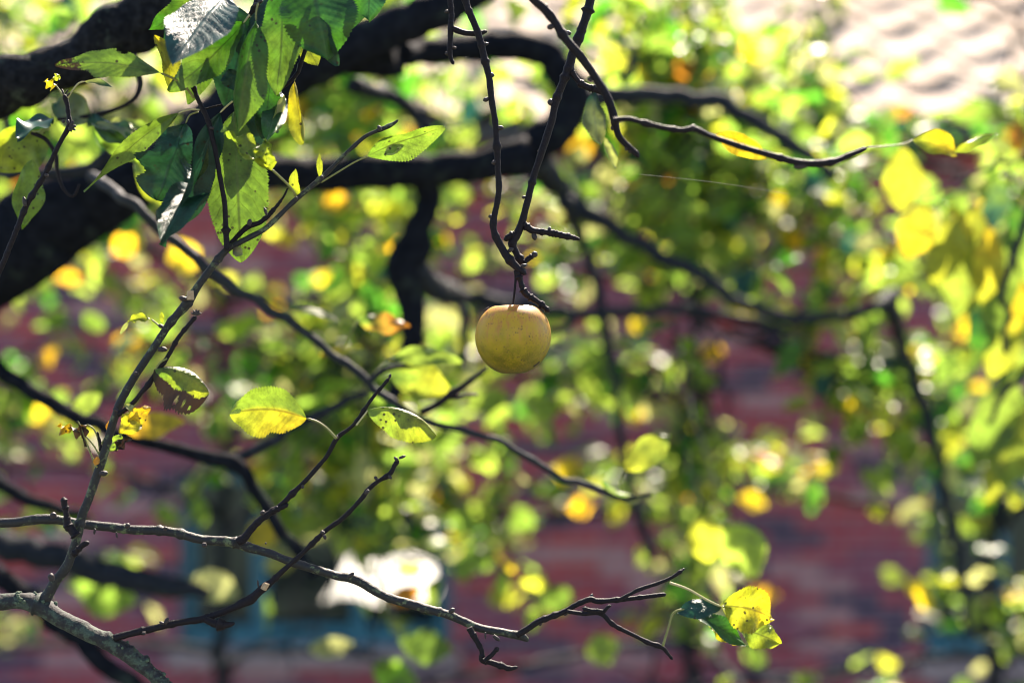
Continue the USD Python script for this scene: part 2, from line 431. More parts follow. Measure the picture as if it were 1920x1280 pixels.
inner = [box(-XW + .05, XW - .05, WALL + 2.6, WALL + 2.7, -.1, EAVE), box(-XW - .15, -XW, WALL + .007, WALL + 4.9, -.1, EAVE), box(XW, XW + .15, WALL + .007, WALL + 4.9, -.1, EAVE),
         box(-XW, XW, WALL + 4.7, WALL + 4.9, -.1, EAVE), box(-XW, XW, WALL + .225, WALL + 4.7, -.05, .04), box(-XW, XW, WALL + .225, WALL + 4.7, EAVE - .05, EAVE - .004)]
part(house, 'inner_wall', join(inner), M['room'])

# roof: pantiles laid in courses on a sloping deck
PITCH = math.radians(32)
u_ = np.array([0, math.cos(PITCH), math.sin(PITCH)])
n_ = np.array([0, -math.sin(PITCH), math.cos(PITCH)])
E0 = np.array([0, WALL - .16, EAVE + .02])
M['deck'] = mat('roof_deck', {'p': ('principled_bsdf', {'base_color': (0.05, 0.035, 0.03), 'roughness': 0.9})}, [], 'p.BSDF')


SL = 3.05
ridge = E0 + u_ * SL
half = ridge[1]
ev_b = 2 * half - E0[1]
prof = np.array([[E0[1] + .02, E0[2] - .05], [half, ridge[2] - .05], [ev_b, E0[2] - .05], [ev_b, E0[2] - .01], [half, ridge[2] - .005], [E0[1] + .02, E0[2] - .01]])
dv = np.array([[x, y, z] for x in (-XW - .3, XW + .3) for y, z in prof])
k = len(prof)
df = [[i, (i + 1) % k, k + (i + 1) % k, k + i] for i in range(k)]
df = np.array(df)
tri_caps = np.array([[0, 5, 4], [0, 4, 1], [1, 4, 3], [1, 3, 2]])
dm = trimesh.Trimesh(dv, np.vstack([df[:, [0, 1, 2]], df[:, [0, 2, 3]], tri_caps, tri_caps[:, ::-1] + k]), process=False)
trimesh.repair.fix_normals(dm)
roof = part(house, 'roof', dm, M['deck'])
gable = trimesh.Trimesh(np.array([[s * XW + o, y, z] for s, o in ((-1, 0), (-1, -.14)) for y, z in ((WALL + .01, EAVE), (half, ridge[2] - .08), (2 * half - WALL - .01, EAVE))]),
                        [[0, 1, 2], [3, 5, 4], [0, 3, 4], [0, 4, 1], [1, 4, 5], [1, 5, 2]], process=False)
part(house, 'gable', gable, M['mortar'])
g2 = gable.copy()
g2.vertices[:, 0] *= -1
g2.invert()
part(house, 'gable', g2, M['mortar'])


def tile_mat(i, c):
    return mat(f'roof_tile_{i}', {'geo': ('geometry', {}), 'n': ('noise_texture', {'scale': 9.0, 'detail': 6.0, 'roughness': 0.7}),
                                  'r': ('rgb_ramp', {'ramp': [(0.3, tuple(.6 * x for x in c)), (0.5, c), (0.75, tuple(min(1, 1.15 * x) for x in c))]}),
                                  'p': ('principled_bsdf', {'roughness': 0.95, 'specular_ior_level': 0.05})},
               [('geo.position', 'n.vector'), ('n.fac', 'r.fac'), ('r.color', 'p.base_color')], 'p.BSDF')


TILE = [tile_mat(i, c) for i, c in enumerate([(0.66, 0.53, 0.42), (0.70, 0.575, 0.46), (0.61, 0.485, 0.38)])]
TW, TG, TL = 0.30, 0.31, 0.355


def tile_mesh(x0, s0):
    nu, th = 13, 0.016
    uu = np.linspace(0, 1, nu)
    prof = 0.034 * np.sin(2 * np.pi * uu + 0.5) * (0.8 + 0.2 * np.sin(2 * np.pi * uu))
    V = []
    for lay in (0, -th):
        for sv in (0, TL):
            for a, h in zip(uu, prof):
                lift = 0.045 * (1 - sv / TL) + .044
                V.append(np.array([x0 + a * (TW + .012), 0, 0]) + E0 + u_ * (s0 + sv) + n_ * (h + lift + lay))
    V = np.array(V)
    Fc = []
    for i in range(nu - 1):
        a, b, c, d = i, i + 1, nu + i + 1, nu + i
        Fc += [[a, b, c], [a, c, d]]
        e = 2 * nu
        Fc += [[e + a, e + c, e + b], [e + a, e + d, e + c]]
        Fc += [[a, e + a, e + b], [a, e + b, b]]
        Fc += [[d, c, e + c], [d, e + c, e + d]]
    for a, d in ((0, nu), (nu - 1, 2 * nu - 1)):
        e = 2 * nu
        Fc += [[a, d, e + d], [a, e + d, e + a]] if a == 0 else [[a, e + d, d], [a, e + a, e + d]]
    return trimesh.Trimesh(V, Fc, process=False)


tiles_rest = []
for r_ in range(10):
    for c_ in range(int(2 * (XW + .3) / TW)):
        x0 = -XW - .3 + c_ * TW
        tm = tile_mesh(x0 + .004 * math.sin(c_ * 7 + r_ * 3), r_ * TG - .03 + .006 * math.sin(c_ * 5.1 + r_ * 2.3))
        if -2.4 < x0 < 2.4 and r_ < 9:
            part(roof, 'roof_tile', tm, TILE[(c_ * 7 + r_ * 5 + c_ * r_) % 3], smooth=40)
        else:
            tiles_rest.append(tm)
part(roof, 'tiling', join(tiles_rest), TILE[0], smooth=40, kind='stuff')
rt = trimesh.creation.cylinder(.11, 2 * XW + .6, sections=20)
rt.apply_transform(trimesh.transformations.rotation_matrix(math.pi / 2, [0, 1, 0]))
rt.apply_translation(ridge + np.array([0, 0, .03]))
part(roof, 'ridge', rt, TILE[2], smooth=40)
M['gutter'] = mat('gutter', {'p': ('principled_bsdf', {'base_color': (0.05, 0.05, 0.06), 'roughness': 0.5})}, [], 'p.BSDF')
a = np.linspace(math.pi, 2 * math.pi, 11)
gp = np.vstack([np.stack([np.cos(a) * .06, np.sin(a) * .06], 1), np.stack([np.cos(a[::-1]) * .055, np.sin(a[::-1]) * .055], 1)])
gv = np.array([[x, E0[1] - .065 + p[0], E0[2] - .01 + p[1]] for x in (-XW - .3, XW + .3) for p in gp])
k = len(gp)
gf = np.array([[i, (i + 1) % k, k + (i + 1) % k, k + i] for i in range(k)])
part(house, 'gutter', (gv, gf), M['gutter'])

# ------------------------------------------------------------------ leaves
C = {'lime': (0.122, 0.180, 0.026), 'green': (0.028, 0.102, 0.009), 'deep': (0.013, 0.056, 0.024), 'teal': (0.012, 0.060, 0.054), 'yellow': (0.42, 0.33, 0.014),
     'gold': (0.55, 0.34, 0.015), 'orange': (0.55, 0.24, 0.03), 'pale': (0.26, 0.28, 0.12), 'ygreen': (0.225, 0.25, 0.02), 'brown': (0.06, 0.03, 0.015), 'mid': (0.082, 0.142, 0.02)}
C = {k: np.array(v) for k, v in C.items()}


D4NAME = '/leafy'
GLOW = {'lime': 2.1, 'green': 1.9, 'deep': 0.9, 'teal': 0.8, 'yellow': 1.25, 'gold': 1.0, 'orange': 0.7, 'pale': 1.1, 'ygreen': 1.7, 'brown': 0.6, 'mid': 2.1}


def wear(rot, glow):
    return np.stack([np.clip(rot, 0, 1.2), np.broadcast_to(glow, np.shape(rot)), np.zeros(np.shape(rot))], 1)


def leaf_mesh(B, Tp, width, roll=0.0, nu=11, nv=48, arc=0.0, bow=0.0, fold=0.0, cup=0.0, wave=0.0, twist=0.0, tooth=0.0, bite=0.0, seed=0, tip=1.0, one=0.0, oz=1.0, hook=0.0, fat=0.5, hw=1.0, quilt=0.0, face=None):
    """A leaf as a curved blade from B to Tp. arc: midrib bulge towards the face, bow: sideways bend, fold: V of the halves, cup: edges lifted,
    one: one half folded over, hook: tip turned, all relative to the leaf's length or width."""
    B, Tp = np.asarray(B, float), np.asarray(Tp, float)
    ax = Tp - B
    L = np.linalg.norm(ax)
    ax = ax / L
    view = (B + Tp) / 2 - EYE if face is None else -np.asarray(face, float)
    n0 = -(view - ax * (view @ ax))
    n0 /= np.linalg.norm(n0)
    l0 = np.cross(ax, n0)
    rng = np.random.default_rng(seed)
    s = np.linspace(0, 1, nv)
    u = np.linspace(-1, 1, nu)
    S, U = np.meshgrid(s, u, indexing='ij')
    pk = fat
    w = np.where(S < pk, np.sin(np.pi / 2 * np.clip(S / pk, 0, 1)) ** 0.72, np.cos(np.pi / 2 * np.clip((S - pk) / (1 - pk), 0, 1)) ** (0.9 * tip))
    w = np.maximum(w, 0.012) * width / 2
    edge = 1.0 + bite * 2 * (meshkit.noise(np.stack([S * 7, np.sign(U) * 3 + 5, S * 0 + seed], -1), seed) - .5)
    if tooth:
        ph = S * L / 0.0027
        edge = edge + tooth * (np.abs((ph + (U > 0) * .4) % 1.0 - 0.0) - .5) * np.clip(np.abs(U) * 3 - 2, 0, 1) * (np.sin(np.pi * S) ** .4)
    lat = np.where(U < 0, U * hw, U) * w * edge
    w = np.where(U < 0, w * hw, w)
    zz = arc * L * 4 * S * (1 - S) + hook * L * np.clip(S - .7, 0, 1) ** 2 * 11
    lt = bow * L * 4 * S * (1 - S)
    z = zz + fold * np.abs(lat) + cup * width * U ** 2 * (w / (width / 2)) ** 2
    if one:
        side = np.clip(U * np.sign(one), 0, 1)
        a = abs(one) * side ** 1.3
        z = z + oz * np.sin(a) * w * side
        lat = np.where(U * np.sign(one) > 0, np.sign(one) * w * side * np.cos(a * .9), lat)
    if quilt:
        z = z + quilt * width * np.cos(2 * np.pi * (S * 11 - 2.7 * np.abs(U))) * np.clip(np.abs(U) * 4, 0, 1) * np.clip(3 - 3 * np.abs(U), 0, 1) * np.sin(np.pi * S)
    if wave:
        z = z + wave * width * np.sin(S * (9 + rng.uniform(0, 5)) + rng.uniform(0, 6) + (U > 0) * 2.0) * np.abs(U) ** 1.6
        z = z + wave * width * .55 * (meshkit.noise(np.stack([S * 6, U * 2.0 + 3, S * 0 + seed * 1.7], -1), seed + 4) - .5) * 2
    th = math.radians(roll) + math.radians(twist) * (S - .5)
    x_ = lat * np.cos(th) - z * np.sin(th)
    z_ = lat * np.sin(th) + z * np.cos(th)
    P = B + ax * (S * L)[..., None] + l0 * (x_ + lt)[..., None] + n0 * z_[..., None]
    V = P.reshape(-1, 3)
    i, j = np.meshgrid(np.arange(nv - 1), np.arange(nu - 1), indexing='ij')
    qd = np.stack([i * nu + j, i * nu + j + 1, (i + 1) * nu + j + 1, (i + 1) * nu + j], -1).reshape(-1, 4)
    qd = qd[:, ::-1]
    return V, np.vstack([qd[:, [0, 1, 2]], qd[:, [0, 2, 3]]]), S.ravel(), U.ravel()


def leaf(parent, b, t, w, d, col='mid', col2=None, rot=0.0, rot_tip=0.0, rot_edge=0.0, pet=None, pet_d=None, pale=False, label=None, pet_r=1.6, spots=0, holes=None, mat_='leaf', half=None, d2=None, glow=None, edge0=1.2, **k):
    """A near leaf: base pixel b, tip pixel t, width in pixels, depth d (d2 at the tip), pigment col (col2 towards the tip)."""
    d2 = d if d2 is None else d2
    dm_ = (d + d2) / 2
    seed = k.pop('seed', int(b[0] * 13 + b[1] * 7 + t[0] * 3) % 9973)
    near = mat_ == 'leaf'
    glow = (.55 if near and parent.endswith(D4NAME) else .85) if glow is None else glow
    if near:
        k.setdefault('nv', 150)
        k.setdefault('nu', 15)
        k.setdefault('tooth', 0.10)
        k.setdefault('wave', 0.075)
        k.setdefault('bite', 0.05)
        k.setdefault('quilt', 0.011)
    else:
        k.setdefault('nv', 20)
        k.setdefault('nu', 7)
        k.setdefault('wave', 0.08)
    V, Fc, S, U = leaf_mesh(at(*b, d), at(*t, d2), w * mpp(dm_), seed=seed, **k)
    c1 = C[col]
    c2 = C[col2] if col2 else c1
    m = np.clip(S * 1.25 - .1 + (meshkit.noise(V * 70, seed) - .5) * .9, 0, 1)[:, None] if col2 else np.zeros((len(V), 1))
    tint = c1 * (1 - m) + c2 * m
    if half is not None:
        hm = np.clip(U * 6, 0, 1)[:, None]
        tint = tint * (1 - hm) + C[half] * hm
    big = meshkit.fbm(V * 90 + 3, 3, seed + 2)
    r = rot + rot_tip * np.clip(S * 1.6 - .6, 0, 1) + rot_edge * np.clip(np.abs(U) * 2.2 - edge0, 0, 1) + (big - .5) * .55
    if holes is not None:
        pass
    Fk = Fc
    if holes:
        cen = V[Fc].mean(1)
        keep = np.ones(len(Fc), bool)
        sc, uc = S[Fc].mean(1), U[Fc].mean(1)
        for hs, hu, hr in holes:
            wob = 1 + .5 * (meshkit.noise(cen * 400, seed + 9) - .5)
            keep &= ((sc - hs) * 1.6) ** 2 + (uc - hu) ** 2 * .35 > (hr * wob) ** 2
        Fk = Fc[keep]
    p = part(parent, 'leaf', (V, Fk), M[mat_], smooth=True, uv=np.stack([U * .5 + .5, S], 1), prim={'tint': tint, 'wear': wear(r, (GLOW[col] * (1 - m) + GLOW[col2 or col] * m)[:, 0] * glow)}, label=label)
    if pet:
        pts = list(pet) + [b]
        pd = pet_d if pet_d is not None else d
        n = len(pts)
        ctrl = []
        for i, q in enumerate(pts):
            dd = pd + (d - pd) * i / (n - 1)
            ctrl.append([*at(q[0], q[1], dd), (pet_r * (1.15 if i == 0 else 1)) * mpp(dd)])
        part(p, 'petiole', tube(ctrl, 8, .002, .06, seed=seed), M['petiole_pale' if pale else 'petiole'], smooth=True)
    return p


# ------------------------------------------------------------------ the old apple tree: thick dark limbs out of focus
def limb(parent, pts, d=None, m='limb', rough=.10, step=.012, sides=20, name='limb', seed=None, wob=.012, cap=False, **k):
    seed = int(pts[0][0] * 3 + pts[0][1] * 7) % 977 if seed is None else seed
    return part(parent, name, tube(path(pts, d), sides, step, rough, .9, seed=seed, wob=wob, cap=cap, **k), M[m], smooth=True)


tree = thing('apple_tree', 'old apple tree with thick dark crooked limbs crossing the upper half', 'tree')
trunk_foot = [-0.95, 2.0, -0.15]
part(tree, 'trunk', tube([[-1.05, 2.05, -.2, .13], [-1.02, 2.03, .3, .11], [-.98, 2.0, .9, .095], [-.9, 1.95, 1.35, .085], [*at(-60, 520, 1.95)[:3], .055]], 24, .015, .15, seed=3, wob=.02), M['limb'], smooth=True)
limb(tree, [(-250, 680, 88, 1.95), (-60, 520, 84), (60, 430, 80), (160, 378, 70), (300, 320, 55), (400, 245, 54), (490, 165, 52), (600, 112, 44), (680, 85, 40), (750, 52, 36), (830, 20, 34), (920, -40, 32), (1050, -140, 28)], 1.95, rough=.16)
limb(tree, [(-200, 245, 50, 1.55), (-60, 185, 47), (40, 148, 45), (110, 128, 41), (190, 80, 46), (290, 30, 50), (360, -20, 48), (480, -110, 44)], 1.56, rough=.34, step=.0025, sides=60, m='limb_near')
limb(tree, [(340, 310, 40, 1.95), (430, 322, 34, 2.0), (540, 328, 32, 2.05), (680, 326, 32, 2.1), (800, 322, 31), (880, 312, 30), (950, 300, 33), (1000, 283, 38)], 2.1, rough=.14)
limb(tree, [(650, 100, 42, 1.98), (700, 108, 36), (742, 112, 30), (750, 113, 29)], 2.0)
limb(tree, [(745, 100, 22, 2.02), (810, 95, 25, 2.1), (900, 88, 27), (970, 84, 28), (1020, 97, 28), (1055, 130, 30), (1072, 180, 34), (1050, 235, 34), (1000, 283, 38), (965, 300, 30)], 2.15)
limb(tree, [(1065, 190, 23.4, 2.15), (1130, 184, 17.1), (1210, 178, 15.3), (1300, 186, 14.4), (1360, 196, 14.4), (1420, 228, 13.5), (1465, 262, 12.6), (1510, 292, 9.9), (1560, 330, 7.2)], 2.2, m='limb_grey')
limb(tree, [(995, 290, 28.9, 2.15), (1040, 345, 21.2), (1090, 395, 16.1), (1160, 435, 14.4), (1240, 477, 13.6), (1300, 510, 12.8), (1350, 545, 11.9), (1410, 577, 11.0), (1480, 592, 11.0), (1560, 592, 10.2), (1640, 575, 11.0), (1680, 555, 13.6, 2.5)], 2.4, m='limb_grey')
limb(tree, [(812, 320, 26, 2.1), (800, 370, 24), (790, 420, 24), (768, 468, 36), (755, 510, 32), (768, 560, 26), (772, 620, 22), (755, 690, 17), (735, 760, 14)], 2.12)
limb(tree, [(760, 500, 30, 2.12), (810, 536, 22, 2.2), (870, 556, 17), (950, 568, 15), (1030, 582, 12), (1100, 588, 11), (1200, 584, 10), (1290, 580, 10), (1400, 600, 9), (1480, 620, 6)], 2.55, m='limb_grey')
limb(tree, [(1060, 375, 12.8, 2.25), (1090, 450, 10.2), (1118, 530, 10.2), (1135, 600, 11.0), (1150, 690, 9.3), (1163, 790, 8.5), (1185, 900, 9.3), (1210, 1000, 9.3), (1222, 1060, 6.0)], 2.6, m='limb_grey', name='branch')
limb(tree, [(1665, 560, 15.3, 2.5), (1690, 640, 11.9), (1722, 730, 11.9), (1752, 840, 11.9), (1775, 940, 11.0), (1795, 1030, 10.2), (1812, 1130, 8.5), (1820, 1200, 6.0)], 2.7, m='limb_grey', name='branch')
limb(tree, [(870, 570, 8, 2.2), (872, 630, 8), (868, 690, 6)], 2.2, name='branch', m='limb_grey')
limb(tree, [(660, 160, 16, 2.1), (720, 175, 14, 2.2), (770, 205, 14), (805, 240, 12)], 2.3, name='branch', m='limb_grey')
limb(tree, [(1170, 150, 9, 2.2), (1185, 110, 8), (1192, 90, 5)], 2.2, name='branch', m='limb_grey')
limb(tree, [(1080, 590, 8, 2.2), (1060, 612, 7), (1020, 630, 6), (980, 640, 4)], 2.2, name='branch', m='limb_grey')
limb(tree, [(0, 322, 12, 1.9), (70, 325, 10), (140, 318, 10), (200, 290, 12), (240, 262, 10)], 1.82, name='branch', m='limb_grey')

# mid-distance branches of their own
b7 = thing('apple_branch', 'long thin blurred branch slanting down from the thick limb to a pale leaf', 'branch')
limb(b7, [(170, 330, 10.1, 1.75), (240, 378, 10.1), (320, 445, 9.4), (400, 512, 9.4), (470, 558, 8.6), (540, 602, 8.6), (610, 655, 7.8), (660, 692, 7.8), (710, 735, 7.8), (780, 783, 7.0), (850, 804, 6.2), (925, 824, 6.2), (980, 855, 6.2), (1040, 888, 6.2), (1110, 914, 6.2), (1170, 932, 5.5), (1222, 926, 3.9)], 1.66, m='branch_mid', name='stem', step=.004, sides=12, wob=.006, nodes=14)
limb(b7, [(690, 715, 6), (730, 690, 5), (790, 680, 3)], 1.66, m='branch_mid', name='side_twig', step=.004, sides=10, wob=.003)
limb(b7, [(790, 775, 6), (835, 745, 6), (880, 715, 5), (915, 692, 3)], 1.63, m='twig', name='side_twig', step=.004, sides=10, wob=.003, nodes=30)
limb(b7, [(840, 745, 4), (870, 742, 4), (896, 740, 3)], 1.63, m='twig', name='side_twig', step=.004, sides=10, wob=.002)
FAR = dict(mat_='leaf_far')
leaf(b7, (672, 600), (768, 612), 42, 1.68, 'mid', 'orange', pet=[(640, 655), (660, 620)], roll=20, wave=.15, **FAR)
leaf(b7, (540, 580), (640, 606), 22, 1.66, 'lime', 'pale', pet=[(508, 592)], roll=50, arc=.12, **FAR)
leaf(b7, (730, 668), (866, 678), 40, 1.64, 'lime', roll=25, arc=.1, pet=[(700, 700)], wave=.12, **FAR)
leaf(b7, (728, 690), (848, 735), 72, 1.66, 'mid', 'ygreen', roll=-10, pet=[(700, 712)], wave=.12, **FAR)
leaf(b7, (1128, 905), (1222, 932), 34, 1.66, 'green', 'pale', roll=-60, arc=.1, cup=.3, **FAR)
leaf(b7, (1172, 880), (1258, 815), 60, 1.7, 'ygreen', 'lime', roll=20, pet=[(1165, 935), (1160, 900)], **FAR)
leaf(b7, (600, 665), (680, 650), 28, 1.75, 'yellow', 'ygreen', roll=50, pet=[(590, 645)], **FAR)

b8 = thing('apple_branch', 'dark blurred branch entering at the left edge and forking beneath the holed yellow leaf', 'branch')
limb(b8, [(-120, 600, 16), (0, 690, 14), (60, 735, 13), (120, 770, 13), (230, 815, 12), (340, 845, 12), (430, 864, 15), (468, 900, 12), (500, 950, 12), (540, 1010, 11), (590, 1080, 10)], 1.8, name='stem', step=.005, sides=14, wob=.006)
limb(b8, [(430, 866, 11), (490, 835, 10), (560, 795, 9), (630, 760, 8), (690, 735, 6)], 1.82, m='limb_grey', name='side_twig', step=.005, sides=12, wob=.006)
leaf(b8, (240, 810), (345, 790), 52, 1.75, 'gold', 'yellow', roll=25, arc=.08, **FAR)
leaf(b8, (130, 780), (190, 735), 36, 1.85, 'lime', roll=10, **FAR)

b9 = thing('apple_branch', 'thick blurred low branch running in from the left edge behind the lichen-covered fork', 'branch')
limb(b9, [(-150, 1000, 30), (0, 1020, 26), (80, 1038, 26), (170, 1062, 25), (250, 1085, 24), (310, 1096, 22), (345, 1100, 18), (390, 1112, 10)], 2.35, m='limb_grey', name='stem', step=.006, sides=16)
b10 = thing('apple_branch', 'lowest dark blurred branch slanting to the bottom edge under the lichen-covered fork', 'branch')
limb(b10, [(-120, 1020, 22), (0, 1082, 20), (70, 1130, 18), (140, 1190, 18), (220, 1262, 17), (300, 1340, 17)], 2.0, name='stem', step=.006, sides=16)
b11 = thing('apple_branch', 'faint dark blurred branch at the left edge just above the long mossy branch', 'branch')
limb(b11, [(-100, 850, 12), (0, 905, 12), (60, 935, 12), (110, 955, 9), (170, 975, 6)], 1.95, name='stem', step=.006, sides=14)

# big yellow leaves hanging at the right
b12 = thing('apple_branch', 'blurred branch hung with long yellow drooping leaves at the right edge', 'branch')
limb(b12, [(2080, 220, 10), (1990, 270, 7), (1900, 300, 5), (1820, 330, 4), (1760, 350, 3), (1700, 370, 2)], 2.1, m='limb_grey', name='stem', step=.006, sides=12)
limb(b12, [(1990, 290, 9), (1940, 380, 8), (1900, 470, 7), (1885, 560, 6), (1890, 660, 5)], 2.0, m='limb_grey', name='side_twig', step=.006, sides=12)
limb(b12, [(1990, 560, 8), (1930, 680, 7), (1880, 740, 6), (1850, 790, 4)], 2.05, m='limb_grey', name='side_twig', step=.006, sides=12)
for (bx, by, tx, ty, w, c1, c2, roll, d) in [
        (1690, 275, 1690, 385, 62, 'yellow', 'ygreen', 10, 1.9), (1735, 378, 1705, 475, 60, 'yellow', 'gold', 0, 1.92), (1790, 405, 1755, 520, 66, 'ygreen', 'yellow', 20, 1.95),
        (1830, 385, 1795, 575, 72, 'ygreen', 'lime', -15, 1.98), (1855, 425, 1845, 560, 50, 'gold', 'yellow', 10, 1.95), (1880, 330, 1912, 345, 46, 'pale', None, 70, 1.95),
        (1900, 380, 1930, 520, 60, 'green', 'lime', 20, 1.96), (1900, 440, 1860, 620, 64, 'lime', 'mid', -20, 2.0), (1915, 520, 1895, 640, 40, 'gold', 'yellow', 20, 2.0),
        (1870, 330, 1860, 420, 50, 'mid', 'teal', 30, 2.02), (1905, 600, 1860, 700, 50, 'lime', 'yellow', 10, 2.05), (1840, 560, 1835, 650, 52, 'deep', 'green', 30, 2.05),
        (1900, 700, 1835, 860, 70, 'lime', 'mid', 10, 2.05), (1925, 760, 1885, 900, 64, 'ygreen', 'lime', -10, 2.05), (1905, 790, 1850, 930, 50, 'lime', 'ygreen', 30, 2.1),
        (1810, 360, 1770, 420, 36, 'mid', 'lime', 30, 1.98), (1780, 380, 1815, 470, 40, 'orange', 'gold', 20, 1.99), (1760, 390, 1735, 450, 40, 'pale', 'yellow', 40, 2.0)]:
    leaf(b12, (bx, by), (tx + (tx - bx) * .12, ty + (ty - by) * .12), w * 1.2, d + .12, {'gold': 'yellow', 'yellow': 'ygreen', 'orange': 'yellow'}.get(c1, c1), {'gold': 'yellow', 'yellow': 'ygreen'}.get(c2, c2), roll=roll, wave=.1, arc=.06, fold=.15, d2=d + .15, glow=.78, **FAR)

# ------------------------------------------------------------------ in focus: the branches around the apple
def twig(parent, pts, d=None, m='twig', name='stem', nodes=22, rough=.17, step=.0016, sides=14, seed=None, wob=.0012, label=None, cap=True, **k):
    seed = int(pts[0][0] * 5 + pts[0][1] * 3) % 977 if seed is None else seed
    if nodes > 55:
        step, nodes, rough = .0006, nodes * 2.2, max(rough, .24)
    return part(parent, name, tube(path(pts, d), sides, step, rough, .8, nodes=nodes, seed=seed, wob=wob, cap=cap, **k), M[m], smooth=True, label=label)


def buds(parent, rows, d, m='bud'):
    for i, q in enumerate(rows):
        part(parent, 'bud', bud(q[0], q[1], q[5] if len(q) > 5 else d, q[2], q[3], q[4], seed=int(q[0] + q[1])), M[m], smooth=True)


# hanging twig on the left
h1 = thing('apple_branch', 'left one of the two bare hanging twigs that meet above the apple', 'branch')
twig(h1, [(862, -60, 7), (873, 0, 6.6), (887, 37, 6.5), (899, 70, 6.4), (909, 113, 6.2), (917, 143, 6.4), (922, 183, 5.8), (929, 227, 5.8), (932, 267, 5.8), (933, 307, 6), (936, 350, 5.5), (933, 380, 5.6), (926, 412, 6), (927, 432, 6.4), (937, 456, 7.2), (953, 483, 7.4), (968, 500, 7.0), (980, 510, 5.2), (987, 515, 3.6)], FOCUS, nodes=40)
twig(h1, [(970, 508, 5), (974, 520, 5), (983, 545, 5.2), (993, 556, 5.4), (1006, 564, 5.2), (1019, 574, 4.8), (1030, 584, 4.2)], FOCUS, name='spur', nodes=110, rough=.2)
buds(h1, [(917, 139, -20, 11, 5), (914, 186, 200, 9, 4.6), (934, 240, 0, 11, 5), (930, 304, 195, 9, 4.5), (925, 405, 190, 10, 4.5), (908, 84, 20, 9, 3.5), (955, 470, 35, 9, 4), (978, 500, 25, 11, 4), (938, 452, 215, 5, 3.5)], FOCUS)
# hanging twig on the right
h2 = thing('apple_branch', 'right one of the two bare hanging twigs, forking just above the apple', 'branch')
DB = FOCUS + .012
twig(h2, [(1118, -50, 8), (1107, 0, 8), (1095, 42, 8.2), (1078, 87, 8.6), (1066, 128, 8), (1043, 187, 7), (1033, 233, 6.8), (1017, 283, 6.8), (1003, 327, 6.4), (990, 377, 6.2), (978, 415, 6.8), (970, 438, 7.4), (961, 456, 7.4), (968, 473, 6.6), (977, 488, 7), (986, 494, 5.4)], DB, nodes=40)
twig(h2, [(982, 420, 6), (996, 431, 6.2), (1014, 434, 5.6), (1037, 437, 5.8), (1060, 443, 5.6), (1078, 447, 4.2), (1087, 449, 2.4)], DB, name='spur', nodes=120, rough=.22)
twig(h2, [(984, 492, 5), (993, 484, 5), (1001, 478, 5.5)], DB, name='spur', nodes=60, rough=.2)
twig(h2, [(966, 437, 6), (955, 444, 5.6), (945, 451, 4.2)], DB, name='spur', nodes=60, rough=.2)
twig(h2, [(1070, 122, 6), (1074, 138, 5), (1087, 155, 5.4), (1102, 163, 6.2), (1118, 168, 6), (1134, 176, 3.5)], DB, name='spur', nodes=110, rough=.22)
buds(h2, [(1036, 192, 180, 10, 6), (1068, 63, 160, 9, 4.5), (1001, 440, 285, 11, 5), (1012, 284, 170, 5, 2.5), (1001, 478, 40, 8, 5.5), (980, 492, 225, 8, 4), (983, 505, 250, 8, 4), (1030, 432, 80, 7, 3.6), (984, 370, 180, 6, 3)], DB)
# little twig at the top
h3 = thing('apple_branch', 'short crooked spur hanging from the top edge left of the paired hanging twigs', 'branch')
twig(h3, [(842, -40, 5), (843, 0, 5), (847, 30, 4.8), (846, 54, 6), (845, 78, 5), (844, 98, 5), (847, 112, 4), (852, 121, 3)], FOCUS + .03, nodes=60)
twig(h3, [(848, 54, 5), (862, 60, 5.6), (884, 63, 5.4), (900, 62, 5), (913, 59, 2.6)], FOCUS + .03, name='spur', nodes=110, rough=.2)
buds(h3, [(840, 22, 190, 7, 3.6), (840, 100, 200, 6, 3.6), (850, 90, 0, 6, 3)], FOCUS + .03)

# apple ---------------------------------------------------------------
apple = thing('apple', 'single ripe yellow-green apple hanging from a thin stalk in the middle of the picture', 'apple')
AC = at(962.5, 637, FOCUS)
ar = 70.5 * mpp(FOCUS)
prof = np.array([(0.0, .60), (.05, .60), (.11, .65), (.19, .755), (.30, .865), (.43, .925), (.56, .90), (.68, .825), (.79, .715), (.885, .575), (.955, .40), (.993, .22), (1.0, .05), (.975, -.13), (.92, -.31), (.835, -.475), (.725, -.62), (.59, -.745), (.45, -.835), (.33, -.885), (.23, -.90), (.15, -.86), (.08, -.80), (0.0, -.78)])
tt = np.linspace(0, len(prof) - 1, 90)
from scipy.interpolate import CubicSpline
pr = CubicSpline(np.arange(len(prof)), prof)(tt)
pr[0, 0] = pr[-1, 0] = 0
nphi = 96
ph = np.arange(nphi) * 2 * np.pi / nphi
rad = np.abs(pr[:, 0])[:, None] * np.ones(nphi)[None]
lob = 1 + .012 * np.cos(5 * ph + .6)[None] * np.clip(.4 - pr[:, 1], 0, 1)[:, None] + .014 * np.cos(ph + 2.2)[None] + .01 * np.cos(2 * ph + .5)[None]
rad = rad * lob
av = np.stack([rad * np.cos(ph), rad * np.sin(ph), np.repeat(pr[:, 1][:, None], nphi, 1) * .985 + .028 * rad * np.cos(ph + .4)], -1)
av = av.reshape(-1, 3)
av *= 1 + .012 * (meshkit.fbm(av * 2.2, 2, 5)[:, None] - .5)
i, j = np.meshgrid(np.arange(len(pr) - 1), np.arange(nphi), indexing='ij')
aq = np.stack([i * nphi + j, (i + 1) * nphi + j, (i + 1) * nphi + (j + 1) % nphi, i * nphi + (j + 1) % nphi], -1).reshape(-1, 4)
AP = av * ar + AC
